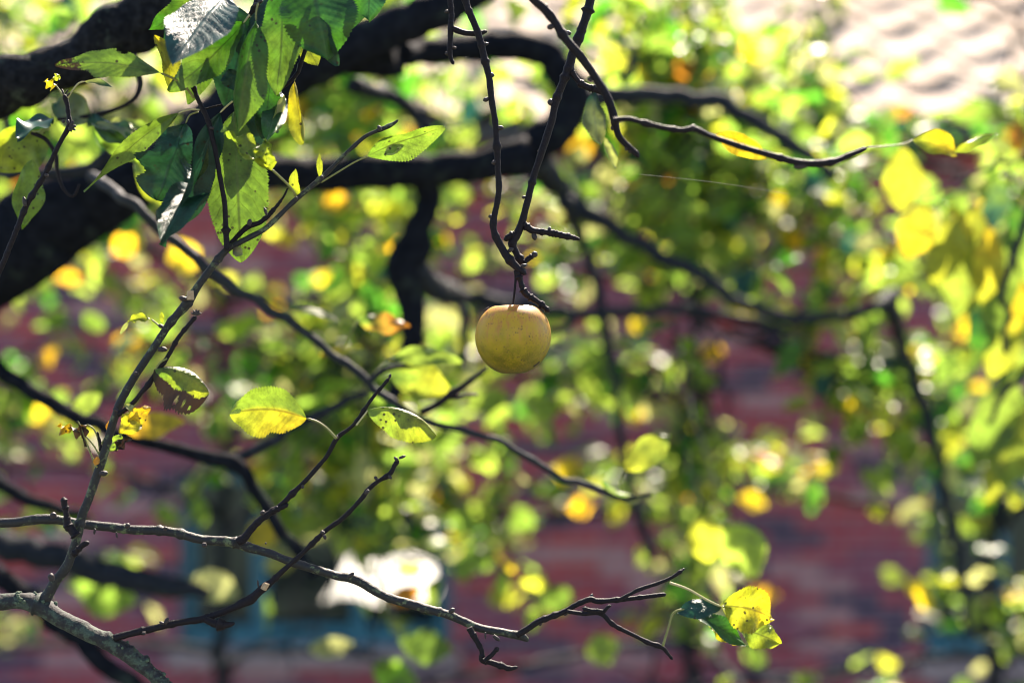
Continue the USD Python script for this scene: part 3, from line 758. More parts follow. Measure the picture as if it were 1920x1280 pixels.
M['apple'] = mat('apple_skin', {
    'geo': ('geometry', {}), 'off': ('mapping', {'location': tuple(-AC / ar), 'scale': (1 / ar, 1 / ar, 1 / ar)}), 'sp': ('separate_xyz', {}),
    'n1': ('noise_texture', {'scale': 2.0, 'detail': 4.0, 'roughness': 0.6}), 'st': ('mapping', {'scale': (9, 9, 1.3)}), 'n2': ('noise_texture', {'scale': 1.0, 'detail': 3.0, 'roughness': 0.6}),
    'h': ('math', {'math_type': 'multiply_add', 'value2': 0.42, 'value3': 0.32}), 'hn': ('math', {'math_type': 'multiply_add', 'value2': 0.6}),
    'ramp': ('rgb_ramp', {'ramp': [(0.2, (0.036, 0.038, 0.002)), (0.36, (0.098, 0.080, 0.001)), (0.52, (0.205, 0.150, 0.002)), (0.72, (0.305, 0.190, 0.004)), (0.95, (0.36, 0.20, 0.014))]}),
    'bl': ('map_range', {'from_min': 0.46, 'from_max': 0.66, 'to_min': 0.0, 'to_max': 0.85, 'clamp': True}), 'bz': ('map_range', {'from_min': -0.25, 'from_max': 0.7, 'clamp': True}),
    'bm': ('math', {'math_type': 'multiply'}), 'mb': ('mix_color', {'b': (0.30, 0.09, 0.035)}),
    'v': ('voronoi_texture', {'scale': 13.0, 'randomness': 1.0}), 'vr': ('map_range', {'from_min': 0.18, 'from_max': 0.33, 'to_min': 1.0, 'to_max': 0.0, 'clamp': True}),
    'vn': ('noise_texture', {'scale': 3.0, 'detail': 2.0}), 'vnr': ('map_range', {'from_min': 0.46, 'from_max': 0.64, 'to_min': 0.04, 'to_max': 0.8, 'clamp': True}), 'vm': ('math', {'math_type': 'multiply'}),
    'ms': ('mix_color', {'b': (0.06, 0.035, 0.015)}),
    'n4': ('noise_texture', {'scale': 34.0, 'detail': 3.0, 'roughness': 0.7}), 'r4': ('map_range', {'from_min': 0.53, 'from_max': 0.68, 'to_min': 0.0, 'to_max': 0.75, 'clamp': True}), 'm4': ('mix_color', {'b': (0.30, 0.15, 0.03)}),
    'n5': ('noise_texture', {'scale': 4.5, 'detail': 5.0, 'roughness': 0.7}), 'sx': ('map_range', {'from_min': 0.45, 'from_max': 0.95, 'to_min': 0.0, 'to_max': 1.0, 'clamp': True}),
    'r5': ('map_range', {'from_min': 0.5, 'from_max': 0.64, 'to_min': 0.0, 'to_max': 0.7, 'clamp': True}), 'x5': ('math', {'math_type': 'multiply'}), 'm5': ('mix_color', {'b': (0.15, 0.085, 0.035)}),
    'bp': ('bump', {'strength': 0.25, 'distance': 0.0004}),
    'p': ('principled_bsdf', {'roughness': 0.45, 'specular_ior_level': 0.3, 'subsurface_weight': 0.12, 'subsurface_scale': 0.004, 'subsurface_radius': (1.0, 0.6, 0.2)})},
    [('geo.position', 'off.vector'), ('off.vector', 'sp.vector'), ('off.vector', 'n1.vector'), ('off.vector', 'st.vector'), ('st.vector', 'n2.vector'),
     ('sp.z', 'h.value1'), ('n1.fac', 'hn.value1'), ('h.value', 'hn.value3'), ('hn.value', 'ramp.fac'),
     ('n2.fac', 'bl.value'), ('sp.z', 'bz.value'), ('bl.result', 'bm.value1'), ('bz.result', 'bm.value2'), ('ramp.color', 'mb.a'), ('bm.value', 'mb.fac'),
     ('off.vector', 'v.vector'), ('v.distance', 'vr.value'), ('off.vector', 'vn.vector'), ('vn.fac', 'vnr.value'), ('vr.result', 'vm.value1'), ('vnr.result', 'vm.value2'),
     ('off.vector', 'n4.vector'), ('n4.fac', 'r4.value'), ('r4.result', 'm4.fac'), ('mb.result', 'm4.a'),
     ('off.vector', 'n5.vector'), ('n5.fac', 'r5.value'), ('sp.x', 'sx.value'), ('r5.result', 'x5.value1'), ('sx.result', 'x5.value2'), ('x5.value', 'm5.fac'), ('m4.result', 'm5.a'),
     ('m5.result', 'ms.a'), ('vm.value', 'ms.fac'), ('ms.result', 'p.base_color'), ('n4.fac', 'bp.height'), ('bp.normal', 'p.normal')], 'p.BSDF')
part(apple, 'flesh', (AP, aq), M['apple'], smooth=True)
part(apple, 'stalk', tube(path([(966, 507, 3.2), (967, 520, 2.6), (965, 545, 2.2), (962, 572, 2.0), (962, 592, 2.2)], FOCUS), 10, .001, .12, seed=4, cap=False), M['twig'], smooth=True)
cal = [tube([[*(AC + ar * np.array([.1 * math.cos(t), .1 * math.sin(t), -.70])), .0012], [*(AC + ar * np.array([.17 * math.cos(t), .17 * math.sin(t), -.80])), .0016], [*(AC + ar * np.array([.12 * math.cos(t + .4), .12 * math.sin(t + .4), -.9])), .0006]], 6, .001, .2, seed=k) for k, t in enumerate(np.arange(5) * 1.2566)]
part(apple, 'calyx', join([trimesh.Trimesh(*m, process=False) for m in cal]), M['bud'], smooth=True)
for pts, lab in (([(897, 632), (899, 628), (903, 628), (904, 632)], None), ([(906, 583), (911, 579), (917, 576)], None), ([(1000, 687), (1006, 683), (1012, 677)], None)):
    ctrl = []
    for (x, y) in pts:
        dx, dz = (x - 962.5) / 70.5, -(y - 637) / 70.5
        rr = min(.965, math.hypot(dx, dz))
        yy = -math.sqrt(max(.0, 1 - rr ** 2)) * .97
        ctrl.append([*(AC + ar * np.array([dx * .992, yy, dz * .992])), .0006])
    part(apple, 'scar', tube(ctrl, 6, .0008, .3, seed=2), M['bud'], smooth=True)

# twig in front, upper right
t4 = thing('apple_branch', 'pale-topped twig slanting across the right hanging twig, with a long side shoot to the right', 'branch')
DD = 1.235
twig(t4, [(968, -40, 7.5), (1000, 0, 7.6), (1022, 20, 8), (1040, 43, 8), (1063, 78, 7.8), (1090, 107, 8), (1113, 143, 7.8), (1136, 180, 7.6), (1146, 203, 8), (1151, 228, 7.8), (1160, 256, 6.2), (1178, 275, 6), (1192, 288, 5.2), (1197, 296, 3)], DD, m='twig', nodes=34)
twig(t4, [(1151, 228, 7), (1166, 224, 5.2), (1184, 224, 5), (1227, 235, 5), (1277, 245, 5.2), (1300, 243, 6.2), (1325, 253, 5.2), (1347, 261, 5.6), (1413, 283, 6), (1463, 297, 6.4), (1510, 306, 7), (1560, 304, 6.4), (1597, 290, 5.6), (1627, 277, 4)], 1.2, name='side_shoot', nodes=34)
buds(t4, [(1035, 50, 200, 10, 5.5), (1022, 15, 60, 8, 4.5), (1088, 112, -20, 9, 5), (1108, 150, 160, 8, 5), (1150, 236, 250, 10, 5), (1175, 280, 80, 8, 4), (1184, 279, 250, 10, 4)], DD)
buds(t4, [(1298, 243, 70, 10, 6), (1463, 299, 90, 7, 5), (1510, 310, 190, 24, 6), (1345, 262, 90, 6, 4), (1560, 304, 90, 8, 4)], 1.2)
leaf(t4, (1114, 174), (1128, 274), 44, DD - .01, 'teal', 'pale', roll=-8, bow=.06, twist=50, cup=.22, rot=.05, glow=.35, wave=.14, label='small pale green curled leaf under the twig fork')
leaf(t4, (1134, 258), (1155, 318), 20, DD - .01, 'pale', roll=15, cup=.4, twist=40)
leaf(t4, (1342, 252), (1438, 298), 48, 1.24, 'gold', 'yellow', roll=-30, rot=.12, rot_edge=.1, bow=-.06, cup=.2, label='yellow leaf with black spots behind the side shoot')
leaf(t4, (1712, 262), (1795, 292), 52, 1.19, 'ygreen', 'yellow', roll=30, pet=[(1627, 277), (1665, 274), (1695, 270)], pale=True, arc=.12, cup=.3, rot_tip=.22, twist=30, label='curled yellow leaf with browned tip at the end of the side shoot')
leaf(t4, (1785, 288), (1870, 252), 30, 1.18, 'ygreen', 'deep', roll=-55, arc=-.1, cup=.3, rot_edge=.2, rot_tip=.2)

# the tall diagonal branch and its lichen-covered base
d1 = thing('apple_branch', 'tall diagonal branch rising from a lichen-covered base at lower left', 'branch')
DL = 1.30
LICHEN_PATH = [(-60, 1122, 15), (0, 1127, 15), (33, 1125, 15), (73, 1134, 17), (110, 1158, 16), (167, 1187, 15), (207, 1204, 15), (253, 1237, 14), (285, 1262, 12), (320, 1292, 11), (360, 1330, 11)]
twig(d1, LICHEN_PATH, DL, m='lichen', name='lichen_stem', nodes=10, rough=.2, lump=.0042, sides=28, step=.0012, seed=(-60 * 5 + 1122 * 3) % 977)
twig(d1, [(78, 1136, 12), (92, 1110, 10.5), (104, 1090, 9.6), (123, 1064, 9), (137, 1030, 8.6), (145, 1000, 9.2), (153, 972, 8.4), (167, 930, 8), (182, 890, 8), (197, 846, 8), (213, 790, 7.6), (233, 740, 7.4), (263, 690, 7.2), (293, 646, 7), (318, 608, 7.2), (345, 575, 8.6), (358, 556, 9), (372, 536, 7), (400, 497, 6.6), (424, 468, 6.4), (443, 457, 5.6), (473, 442, 5.2), (500, 426, 4.8), (553, 376, 4.6), (600, 336, 4.6), (640, 298, 3.8), (680, 260, 3.4), (704, 247, 3.4), (713, 243, 4.6), (722, 240, 3.8), (740, 231, 3.2), (748, 224, 2)], DL, m='twig_lichen', name='stem', nodes=22)
twig(d1, [(424, 470, 5.6), (424, 420, 5), (418, 367, 4.6), (411, 325, 4.6), (405, 293, 4.6), (399, 262, 4.6), (393, 233, 5.2), (383, 208, 4.4), (372, 186, 4.2), (362, 158, 4.2), (353, 133, 4), (345, 110, 4), (337, 92, 5.2), (331, 78, 5)], DL - .01, name='shoot', nodes=20)
twig(d1, [(427, 462, 5), (450, 438, 4.4), (467, 424, 5.6), (485, 418, 4.4), (502, 405, 4.4), (512, 394, 3), (530, 372, 2.4), (540, 352, 1.6)], DL + .006, name='side_twig', nodes=70)
twig(d1, [(222, 778, 4.2), (247, 757, 4.2), (262, 739, 4.2), (277, 721, 4.6), (293, 697, 4.4), (310, 673, 4.2), (337, 632, 4), (358, 605, 3.8), (368, 592, 5)], DL - .012, name='side_twig', nodes=50)
twig(d1, [(143, 1004, 8), (134, 992, 7.6), (127, 985, 8.2), (124, 970, 5.6), (121, 950, 5.6), (119, 932, 6.4)], DL - .01, name='spur', nodes=60, rough=.2)
twig(d1, [(137, 1040, 6), (148, 1028, 5.6), (158, 1020, 5.4), (168, 1016, 5)], DL - .01, name='spur', nodes=60, rough=.2)
twig(d1, [(214, 1196, 7), (240, 1189, 6.8), (267, 1183, 6.6), (320, 1169, 6.2), (377, 1160, 6.4), (433, 1141, 6.2), (452, 1132, 8.4), (470, 1124, 8.6), (485, 1110, 8.2), (498, 1098, 7.6), (512, 1086, 5.6), (533, 1066, 5), (567, 1036, 4.6), (610, 996, 4.6), (640, 972, 4.4), (677, 936, 4.2), (690, 918, 4.2), (707, 903, 4), (730, 889, 4), (740, 872, 4.2), (747, 864, 5)], DL - .005, name='side_branch', nodes=36)
twig(d1, [(385, 1160, 6), (400, 1166, 7), (415, 1169, 7.5), (430, 1170, 5), (441, 1166, 2.4)], DL - .015, name='spur', nodes=120, rough=.35)
part(d1, 'cut_stub', tube(path([(494, 1104, 6), (497, 1098, 6), (500, 1094, 5.6), (500.5, 1093, 5.4)], DL - .012), 14, .0006, .05, cap=False), M['cut'], smooth=40)
part(d1, 'cut_stub', tube(path([(357, 562, 7), (357, 553, 6.6), (357, 545, 6.2)], DL - .012), 14, .001, .08, cap=False), M['cut'], smooth=40)
buds(d1, [(713, 243, 120, 9, 4), (97, 1085, 100, 12, 6), (300, 655, 0, 14, 5), (304, 612, 160, 8, 4), (347, 560, 170, 12, 5), (220, 770, 150, 10, 4), (405, 495, 0, 6, 3.5), (258, 700, 170, 8, 3.5), (190, 888, 10, 13, 5.5), (355, 611, 150, 5, 3), (467, 420, 75, 10, 4.5), (500, 402, 110, 15, 3), (498, 1018, 0, 2, 2),
          (604, 334, 110, 6, 3.4), (555, 374, 80, 6, 3), (690, 920, 230, 9, 3.6), (706, 898, 120, 7, 3.4), (730, 892, 300, 7, 3.4), (745, 862, 140, 9, 3.2), (750, 858, 20, 12, 3), (606, 998, 150, 6, 3.6), (608, 1004, 290, 8, 3.4), (484, 1098, 95, 12, 2), (310, 1167, 60, 12, 4), (306, 1168, 160, 8, 3), (270, 1186, -90, 3, 4), (330, 74, 100, 11, 2.2), (331, 80, 160, 9, 3.6), (338, 88, 20, 7, 3.4), (395, 240, -10, 7, 3)], DL - .012)
# rosette at the tip of the lower side twig
for a in (20, 55, 90, 125, 160):
    part(d1, 'bud', bud(368, 590, DL - .014, a, 11, 2.4, seed=a), M['bud'], smooth=True)
lm = trimesh.Trimesh(*tube(path(LICHEN_PATH, DL), 28, .0012, .2, .8, nodes=10, lump=.0042, seed=(-60 * 5 + 1122 * 3) % 977, wob=.0012), process=False)
ok = np.where((lm.vertex_normals[:, 2] > .1) & (lm.vertex_normals[:, 1] < .5) & (lm.vertices[:, 0] > at(-20, 0, DL)[0]))[0]
for a in range(60):
    vi = ok[R.integers(len(ok))]
    if meshkit.noise(lm.vertices[vi] / .028 + 4.0, 4) < .45:
        continue
    s_ = trimesh.creation.icosphere(2, R.uniform(.0008, .002))
    s_.vertices *= 1 + .7 * (meshkit.noise(s_.vertices * 2200 + a, int(a))[:, None] - .5)
    s_.apply_translation(lm.vertices[vi])
    part(d1, 'lichen', s_, M['lichen_clump'], smooth=True)
# leaves of the tall branch
leaf(d1, (689, 293), (834, 238), 60, DL, 'mid', 'lime', roll=-30, pet=[(602, 342), (640, 319), (665, 304)], arc=.06, cup=.25, rot=.02, rot_edge=.06, fold=.2, bow=-.05, twist=-30, label='bright lobed leaf at the upper fork of the tall branch')
leaf(d1, (720, 290), (757, 272), 20, DL - .003, 'pale', roll=20, cup=.2)
leaf(d1, (600, 334), (599, 288), 12, DL, 'ygreen', roll=10, fold=.2)
leaf(d1, (562, 368), (554, 316), 20, DL, 'ygreen', rot=.24, roll=20, bow=-.1, cup=.3, pet=[(563, 374)], label='tiny yellow leaf blotched with black')
leaf(d1, (510, 318), (420, 236), 46, DL - .03, 'ygreen', 'lime', roll=-55, arc=.1, wave=.3, cup=.3, bow=-.16, rot=.02, pet=[(556, 370), (545, 352), (525, 332)], pet_d=DL, holes=[(.38, .35, .14)], pet_r=2.2, label='crumpled yellow-green leaf in front of the large green leaf')
leaf(d1, (504, 310), (496, 262), 38, DL - .035, 'ygreen', 'mid', roll=20, cup=.3, wave=.25, rot=.1, arc=.1)
leaf(d1, (437, 466), (455, 478), 20, DL - .005, 'brown', 'pale', roll=0, fold=.3)
leaf(d1, (283, 598), (240, 602), 18, DL, 'ygreen', roll=-30, arc=.14, cup=.3, pet=[(302, 614), (293, 606)], wave=.2)
leaf(d1, (241, 602), (225, 627), 9, DL, 'pale', roll=20)
leaf(d1, (304, 606), (303, 584), 9, DL, 'ygreen', roll=0)
leaf(d1, (292, 692), (392, 738), 142, DL - .015, 'mid', 'ygreen', roll=-4, arc=.03, one=-1.5, oz=-1, hw=.3, bow=-.13, rot=.06, rot_tip=.10, rot_edge=.95, edge0=.5, wave=.05, bite=.2, tip=.6, holes=[(.55, .75, .05), (.68, .7, .045), (.8, .8, .03)], pet=[(313, 672), (300, 680)], label='green leaf with a large black withered patch and small holes')
leaf(d1, (226, 812), (258, 768), 42, DL - .012, 'yellow', 'ygreen', roll=10, wave=.15, rot=.02, bite=.15, bow=.08)
leaf(d1, (240, 790), (283, 765), 34, DL - .014, 'yellow', 'gold', roll=-25, rot_tip=.42, wave=.2, bite=.2, label='torn yellow leaf with a burnt tip')
leaf(d1, (236, 758), (250, 772), 14, DL - .016, 'pale', roll=30, cup=.3)
leaf(d1, (208, 846), (228, 812), 20, DL - .01, 'lime', roll=30, rot=.1, wave=.2)
leaf(d1, (244, 820), (214, 845), 20, DL - .012, 'brown', rot=.9, roll=-20, wave=.5, cup=.4, bite=.3, label='shrivelled black leaf')
leaf(d1, (163, 795), (128, 800), 24, DL, 'brown', rot=.42, glow=1.4, roll=50, arc=.2, cup=.5, pet=[(188, 850), (183, 820), (175, 803)], wave=.2, label='dry curled brown leaf arching beside the stem')
leaf(d1, (137, 804), (106, 798), 22, DL, 'gold', rot=.42, glow=.5, roll=30, wave=.4, cup=.4, bite=.2, pet=[(186, 852), (172, 830), (150, 808)])
leaf(d1, (146, 788), (160, 838), 13, DL - .004, 'brown', rot=.8, roll=50, cup=.6, wave=.3, pet=[(182, 876), (172, 855)], label='rolled up black leaf hanging by a thread of stalk')
leaf(d1, (202, 812), (207, 785), 9, DL, 'orange', rot=.25, roll=30, cup=.4, pet=[(190, 832)])
leaf(d1, (178, 872), (184, 855), 12, DL - .01, 'orange', rot=.3, roll=0, cup=.3)
twig(d1, [(190, 845, 4), (187, 826, 2.6), (183, 808, 1.5)], DL, name='spur', nodes=60)

# the long branch along the bottom
d2 = thing('apple_branch', 'long thin branch crossing the bottom from the left edge to a curled leaf', 'branch')
D2 = 1.34
twig(d2, [(-60, 984, 9), (0, 981, 8.4), (50, 977, 8.6), (100, 974, 9), (153, 983, 8.4), (233, 991, 8.6), (310, 996, 8.2), (383, 1013, 8.2), (443, 1017, 9.4), (500, 1036, 8), (567, 1060, 7.8), (633, 1080, 7.6), (660, 1086, 8), (730, 1120, 8), (787, 1136, 8.4), (840, 1151, 7.6), (893, 1176, 8), (940, 1186, 7.4), (973, 1193, 7), (985, 1198, 5.6), (992, 1202, 4)], D2, m='twig_lichen', nodes=22, lump=.0009, wob=.002)
twig(d2, [(970, 1192, 6), (990, 1178, 6), (1013, 1163, 5.8), (1057, 1146, 5.4), (1082, 1132, 5.2), (1107, 1122, 5.4), (1122, 1126, 5), (1160, 1123, 4.6), (1203, 1119, 4.2), (1230, 1116, 3.8), (1250, 1114, 4)], D2 - .03, name='shoot', nodes=50)
twig(d2, [(1160, 1124, 3.6), (1182, 1112, 3.6), (1200, 1103, 4), (1240, 1090, 3.6), (1262, 1080, 3.4), (1280, 1068, 3)], D2 - .045, name='shoot', nodes=50)
twig(d2, [(1063, 1146, 4.2), (1095, 1150, 4), (1127, 1150, 4.4), (1153, 1172, 4.2), (1207, 1200, 3.8), (1240, 1212, 4), (1252, 1224, 3.2), (1262, 1236, 2.4)], D2 - .04, name='shoot', nodes=50)
twig(d2, [(1128, 1150, 3.6), (1140, 1137, 3.4), (1147, 1134, 3)], D2 - .045, name='shoot', nodes=50)
twig(d2, [(1130, 1146, 3), (1108, 1144, 3.6), (1092, 1140, 3.2)], D2 - .05, name='spur', nodes=80)
twig(d2, [(880, 1176, 6), (893, 1200, 5), (902, 1220, 4.8), (904, 1236, 6), (920, 1241, 5.4), (940, 1247, 5.4), (955, 1252, 5), (970, 1249, 3.2)], D2 - .01, name='spur', nodes=70, rough=.2)
twig(d2, [(908, 1238, 4), (920, 1230, 4), (928, 1220, 4), (934, 1213, 4.4)], D2 - .015, name='spur', nodes=70)
twig(d2, [(447, 1016, 8), (460, 1006, 7.6), (471, 992, 6.8), (493, 970, 6), (530, 944, 5.2), (567, 906, 4.4), (590, 880, 4.2), (613, 853, 4), (632, 822, 4.6), (652, 805, 3.4), (668, 790, 3.4), (682, 768, 3.2), (697, 747, 3.2), (715, 727, 3), (730, 709, 3.4)], D2 - .01, name='side_branch', nodes=46)
twig(d2, [(512, 958, 4.6), (528, 952, 4.4), (540, 945, 4.6)], D2 - .012, name='spur', nodes=80)
buds(d2, [(100, 968, 90, 9, 6), (493, 962, 130, 6, 5), (655, 1080, 40, 12, 4), (383, 1020, 270, 6, 5), (238, 987, 60, 8, 5), (845, 1146, 40, 10, 5), (178, 992, 260, 10, 2.4), (218, 998, 280, 11, 2), (927, 1192, -40, 14, 4), (910, 1186, 270, 12, 2), (567, 910, 280, 6, 3), (632, 820, 60, 5, 3), (730, 708, 70, 8, 2.6), (1107, 1120, 60, 9, 4), (1012, 1166, 280, 7, 3.6), (1062, 1150, 200, 6, 3), (310, 992, 80, 6, 4), (1280, 1068, 40, 5, 2.4)], D2 - .012)
leaf(d2, (575, 784), (430, 776), 98, D2 - .015, 'yellow', 'ygreen', roll=8, arc=.03, cup=.1, bow=.09, rot=.20, rot_edge=.10, wave=.06, bite=.14, half='lime', tip=.75, pet=[(631, 822), (612, 802), (594, 790)], pet_r=2.2, holes=[(.93, .05, .13)], label='yellow-green leaf with black specks and a torn tip, left of the upright shoot')
leaf(d2, (690, 768), (819, 816), 96, D2 - .015, 'lime', 'ygreen', roll=-2, bow=-.12, arc=.02, wave=.05, rot=.05, rot_edge=.03, one=-1.5, oz=-1, hw=.34, tip=.7, pale=True, pet=[(668, 797), (678, 784), (686, 774)], label='yellow-green leaf with a sunlit folded upper edge')
leaf(d2, (1352, 1137), (1268, 1150), 44, D2 - .06, 'deep', 'teal', roll=-30, arc=.1, pet=[(1256, 1092), (1290, 1104), (1325, 1124)], pet_r=2.2, pale=True, label='dark green shiny half of the curled leaf')
leaf(d2, (1300, 1145), (1402, 1212), 44, D2 - .06, 'deep', 'green', roll=40, cup=.2, wave=.12, pet=[(1243, 1210), (1252, 1180), (1262, 1150), (1280, 1142)], pet_r=2.2)
leaf(d2, (1352, 1136), (1450, 1160), 88, D2 - .062, 'ygreen', 'yellow', glow=1.15, roll=0, wave=.18, cup=.2, arc=.1, bow=-.08, label='bright yellow curled leaf at the end of the long bottom branch')
leaf(d2, (1385, 1172), (1464, 1206), 54, D2 - .06, 'lime', 'ygreen', roll=10, wave=.2, rot_tip=.1, bite=.2)
leaf(d2, (1330, 1170), (1388, 1208), 30, D2 - .055, 'ygreen', 'yellow', roll=20, wave=.2)

# twig at the left edge
d3 = thing('apple_branch', 'bare twig with a spiky bud at the left edge in front of the dark limb', 'branch')
D3 = 1.29
twig(d3, [(-30, 580, 5), (0, 505, 5), (20, 457, 4.8), (34, 424, 4.8), (50, 386, 5), (70, 352, 4.6), (87, 324, 4.6), (103, 288, 4.2), (117, 258, 4.2), (126, 242, 5), (130, 232, 5.6), (127, 213, 3.8), (125, 196, 4), (122, 184, 5.2), (120, 177, 4)], D3, nodes=36)
buds(d3, [(47, 384, 100, 16, 4), (86, 328, 330, 6, 3.6), (132, 236, 60, 12, 3.4), (133, 238, 10, 11, 3.2), (134, 240, -30, 10, 3), (128, 232, 95, 8, 3.4), (130, 240, -60, 9, 3), (119, 176, 110, 10, 2), (123, 176, 60, 9, 1.8), (126, 180, 45, 8, 1.8), (120, 228, 170, 4, 3)], D3 - .004)
leaf(d3, (105, 160), (84, 152), 22, D3, 'yellow', roll=40, wave=.3, rot=.2, bite=.3, cup=.3, pet=[(118, 180), (112, 170)])
leaf(d3, (101, 150), (112, 140), 14, D3, 'ygreen', roll=20, rot=.2, wave=.3)
leaf(d3, (160, 153), (211, 164), 15, D3, 'pale', 'teal', roll=40, cup=.3, arc=.06, pet=[(127, 184), (136, 170), (148, 156)], pale=True)

# the leafy twig hanging at the top left
d4 = D4NAME = thing('apple_branch', 'leafy twig hanging from the top edge with a cluster of large green leaves', 'branch')
D4 = 1.30
twig(d4, [(520, -90, 6), (498, -40, 6), (484, 2, 6.4), (480, 12, 6), (470, 26, 4), (464, 34, 4)], D4 + .01, nodes=40)
buds(d4, [(482, 8, 200, 9, 4), (486, 4, 20, 8, 4)], D4)
leaf(d4, (424, -8), (326, 122), 122, D4 + .02, 'teal', 'teal', roll=0, arc=.03, cup=.05, fold=.06, d2=D4 - .085, wave=.035, face=(.13, -.55, .83), pet=[(478, -30), (440, -16)], label='broad leaf whose upper face mirrors the bright sky')
leaf(d4, (456, 44), (316, 172), 80, D4 - .02, 'green', 'mid', roll=-28, fold=.16, arc=.02, bow=-.04, pet=[(468, 28), (462, 36)], pale=True, label='serrated green leaf below the shining leaf')
leaf(d4, (480, 40), (446, 250), 86, D4 - .035, 'green', 'mid', roll=22, fold=.25, arc=.03, bow=.03, one=.8, half='green', pet=[(484, 6), (480, 24)], label='long serrated green leaf flecked with pale specks')
leaf(d4, (527, -22), (517, 178), 88, D4 - .02, 'green', 'mid', roll=-20, fold=.2, arc=.03, bow=-.04, rot_tip=.06, label='long green leaf with a pale midrib left of the broad dark leaf')
leaf(d4, (580, -50), (614, 114), 146, D4 - .03, 'deep', 'green', roll=8, fold=.08, arc=.03, half='green', bite=.04, label='broad dark green leaf at the top with its tip torn')
leaf(d4, (584, 20), (634, 124), 56, D4 - .025, 'teal', 'deep', roll=-40, fold=.1, arc=.04)
leaf(d4, (372, -20), (280, 58), 52, D4 + .03, 'lime', 'green', roll=30, hook=-.03, bow=-.05, label='bright green leaf partly behind the shining leaf, tip against the thick limb')
leaf(d4, (395, -10), (305, 95), 60, D4 + .045, 'green', roll=10)
leaf(d4, (290, 66), (316, 166), 40, D4 + .03, 'yellow', 'ygreen', roll=30, bow=-.1, rot_tip=.05, fold=.2, cup=.2)
leaf(d4, (300, 137), (104, 124), 56, D4 - .03, 'lime', 'mid', roll=-28, rot=.2, rot_tip=.34, rot_edge=.12, bite=.3, wave=.1, bow=.06, pet=[(364, 184), (344, 160), (322, 146)], pet_d=D4 - .01, pet_r=2.4, holes=[(.38, .9, .09)], half='mid', label='yellow-green leaf with a torn edge and brown tip in front of the thick limb')
leaf(d4, (334, 213), (158, 361), 40, D4, 'mid', 'lime', roll=22, bow=.05, hook=-.02, fold=.3, arc=.03, twist=30, pale=True, pet=[(374, 206), (352, 206)], tip=2.0, fat=.4, label='narrow curved leaf with a long drawn-out tip')
leaf(d4, (348, 232), (294, 376), 108, D4 + .01, 'teal', 'deep', roll=12, fold=.06, wave=.16, bite=.34, rot=.12, rot_tip=.2, pet=[(372, 210), (356, 216)], tip=.6, fat=.62, label='wide blue-green leaf hanging with a ragged lower edge')
leaf(d4, (412, 212), (306, 462), 70, D4 - .005, 'teal', 'deep', roll=48, twist=90, fold=.3, wave=.14, cup=.2, pale=True, pet=[(436, 190), (424, 200)], label='twisted dark leaf with sunlit whitish curled edges')
leaf(d4, (396, 340), (304, 462), 74, D4 + .03, 'teal', 'deep', roll=0, d2=D4 - .06, face=(.14, -.58, .8), wave=.1, cup=.15, arc=.05, bow=.05, label='folded leaf end with a white sheen below the wide blue-green leaf')
leaf(d4, (528, 170), (500, 262), 46, D4 + .05, 'teal', 'green', roll=0, d2=D4 - .02, face=(.2, -.55, .8), wave=.1)
leaf(d4, (404, 236), (362, 378), 40, D4 + .004, 'pale', 'teal', roll=60, cup=.4, wave=.12)
leaf(d4, (438, 210), (452, 492), 118, D4 + .02, 'mid', 'mid', roll=4, fold=.05, wave=.05, arc=.03, rot=.0, tip=.75, fat=.55, label='largest leaf, bright green and hanging behind the tall branch')
leaf(d4, (462, 60), (420, 200), 80, D4 + .04, 'teal', 'deep', roll=0)
leaf(d4, (500, -30), (500, 130), 62, D4 + .03, 'teal', roll=10)
leaf(d4, (440, 10), (470, 120), 60, D4 + .035, 'deep', roll=20)
leaf(d4, (470, 180), (454, 330), 66, D4 + .035, 'teal', 'deep', roll=10)
leaf(d4, (508, 150), (492, 262), 54, D4 + .02, 'green', 'deep', roll=10, cup=.2)
leaf(d4, (532, 178), (496, 268), 30, D4 + .015, 'pale', 'pale', roll=50, cup=.3, wave=.1)
leaf(d4, (552, 152), (568, 272), 40, D4 + .05, 'yellow', 'ygreen', roll=-10, rot_tip=.3, fold=.3, one=-1.2, oz=-1, hw=.5, tip=.5, fat=.65, wave=.15, pet=[(560, 120), (556, 138)], label='yellow leaf hanging right of the green cluster')
leaf(d4, (430, 130), (440, 170), 40, D4 + .02, 'teal', rot=.1, roll=0)
leaf(d4, (560, 60), (596, 124), 46, D4 + .05, 'lime', 'ygreen', roll=20)
leaf(d4, (540, -30), (470, 90), 60, D4 + .045, 'deep', 'teal', roll=15)
leaf(d4, (400, 60), (352, 196), 58, D4 + .05, 'green', 'mid', roll=20)
leaf(d4, (470, 120), (520, 250), 56, D4 + .05, 'teal', 'deep', roll=-15)
leaf(d4, (690, -60), (650, 60), 60, D4 + .06, 'deep', 'green', roll=15)
leaf(d4, (692, -60), (692, 42), 62, D4, 'teal', 'green', roll=10, wave=.12, bite=.1, label='small dark leaf hanging alone at the top edge')
twig(d4, [(640, -120, 5), (570, 100, 4), (556, 140, 4), (520, 170, 3), (480, 186, 2.4), (440, 192, 1.8), (370, 208, 1.6)], D4 + .045, name='side_twig', nodes=40)
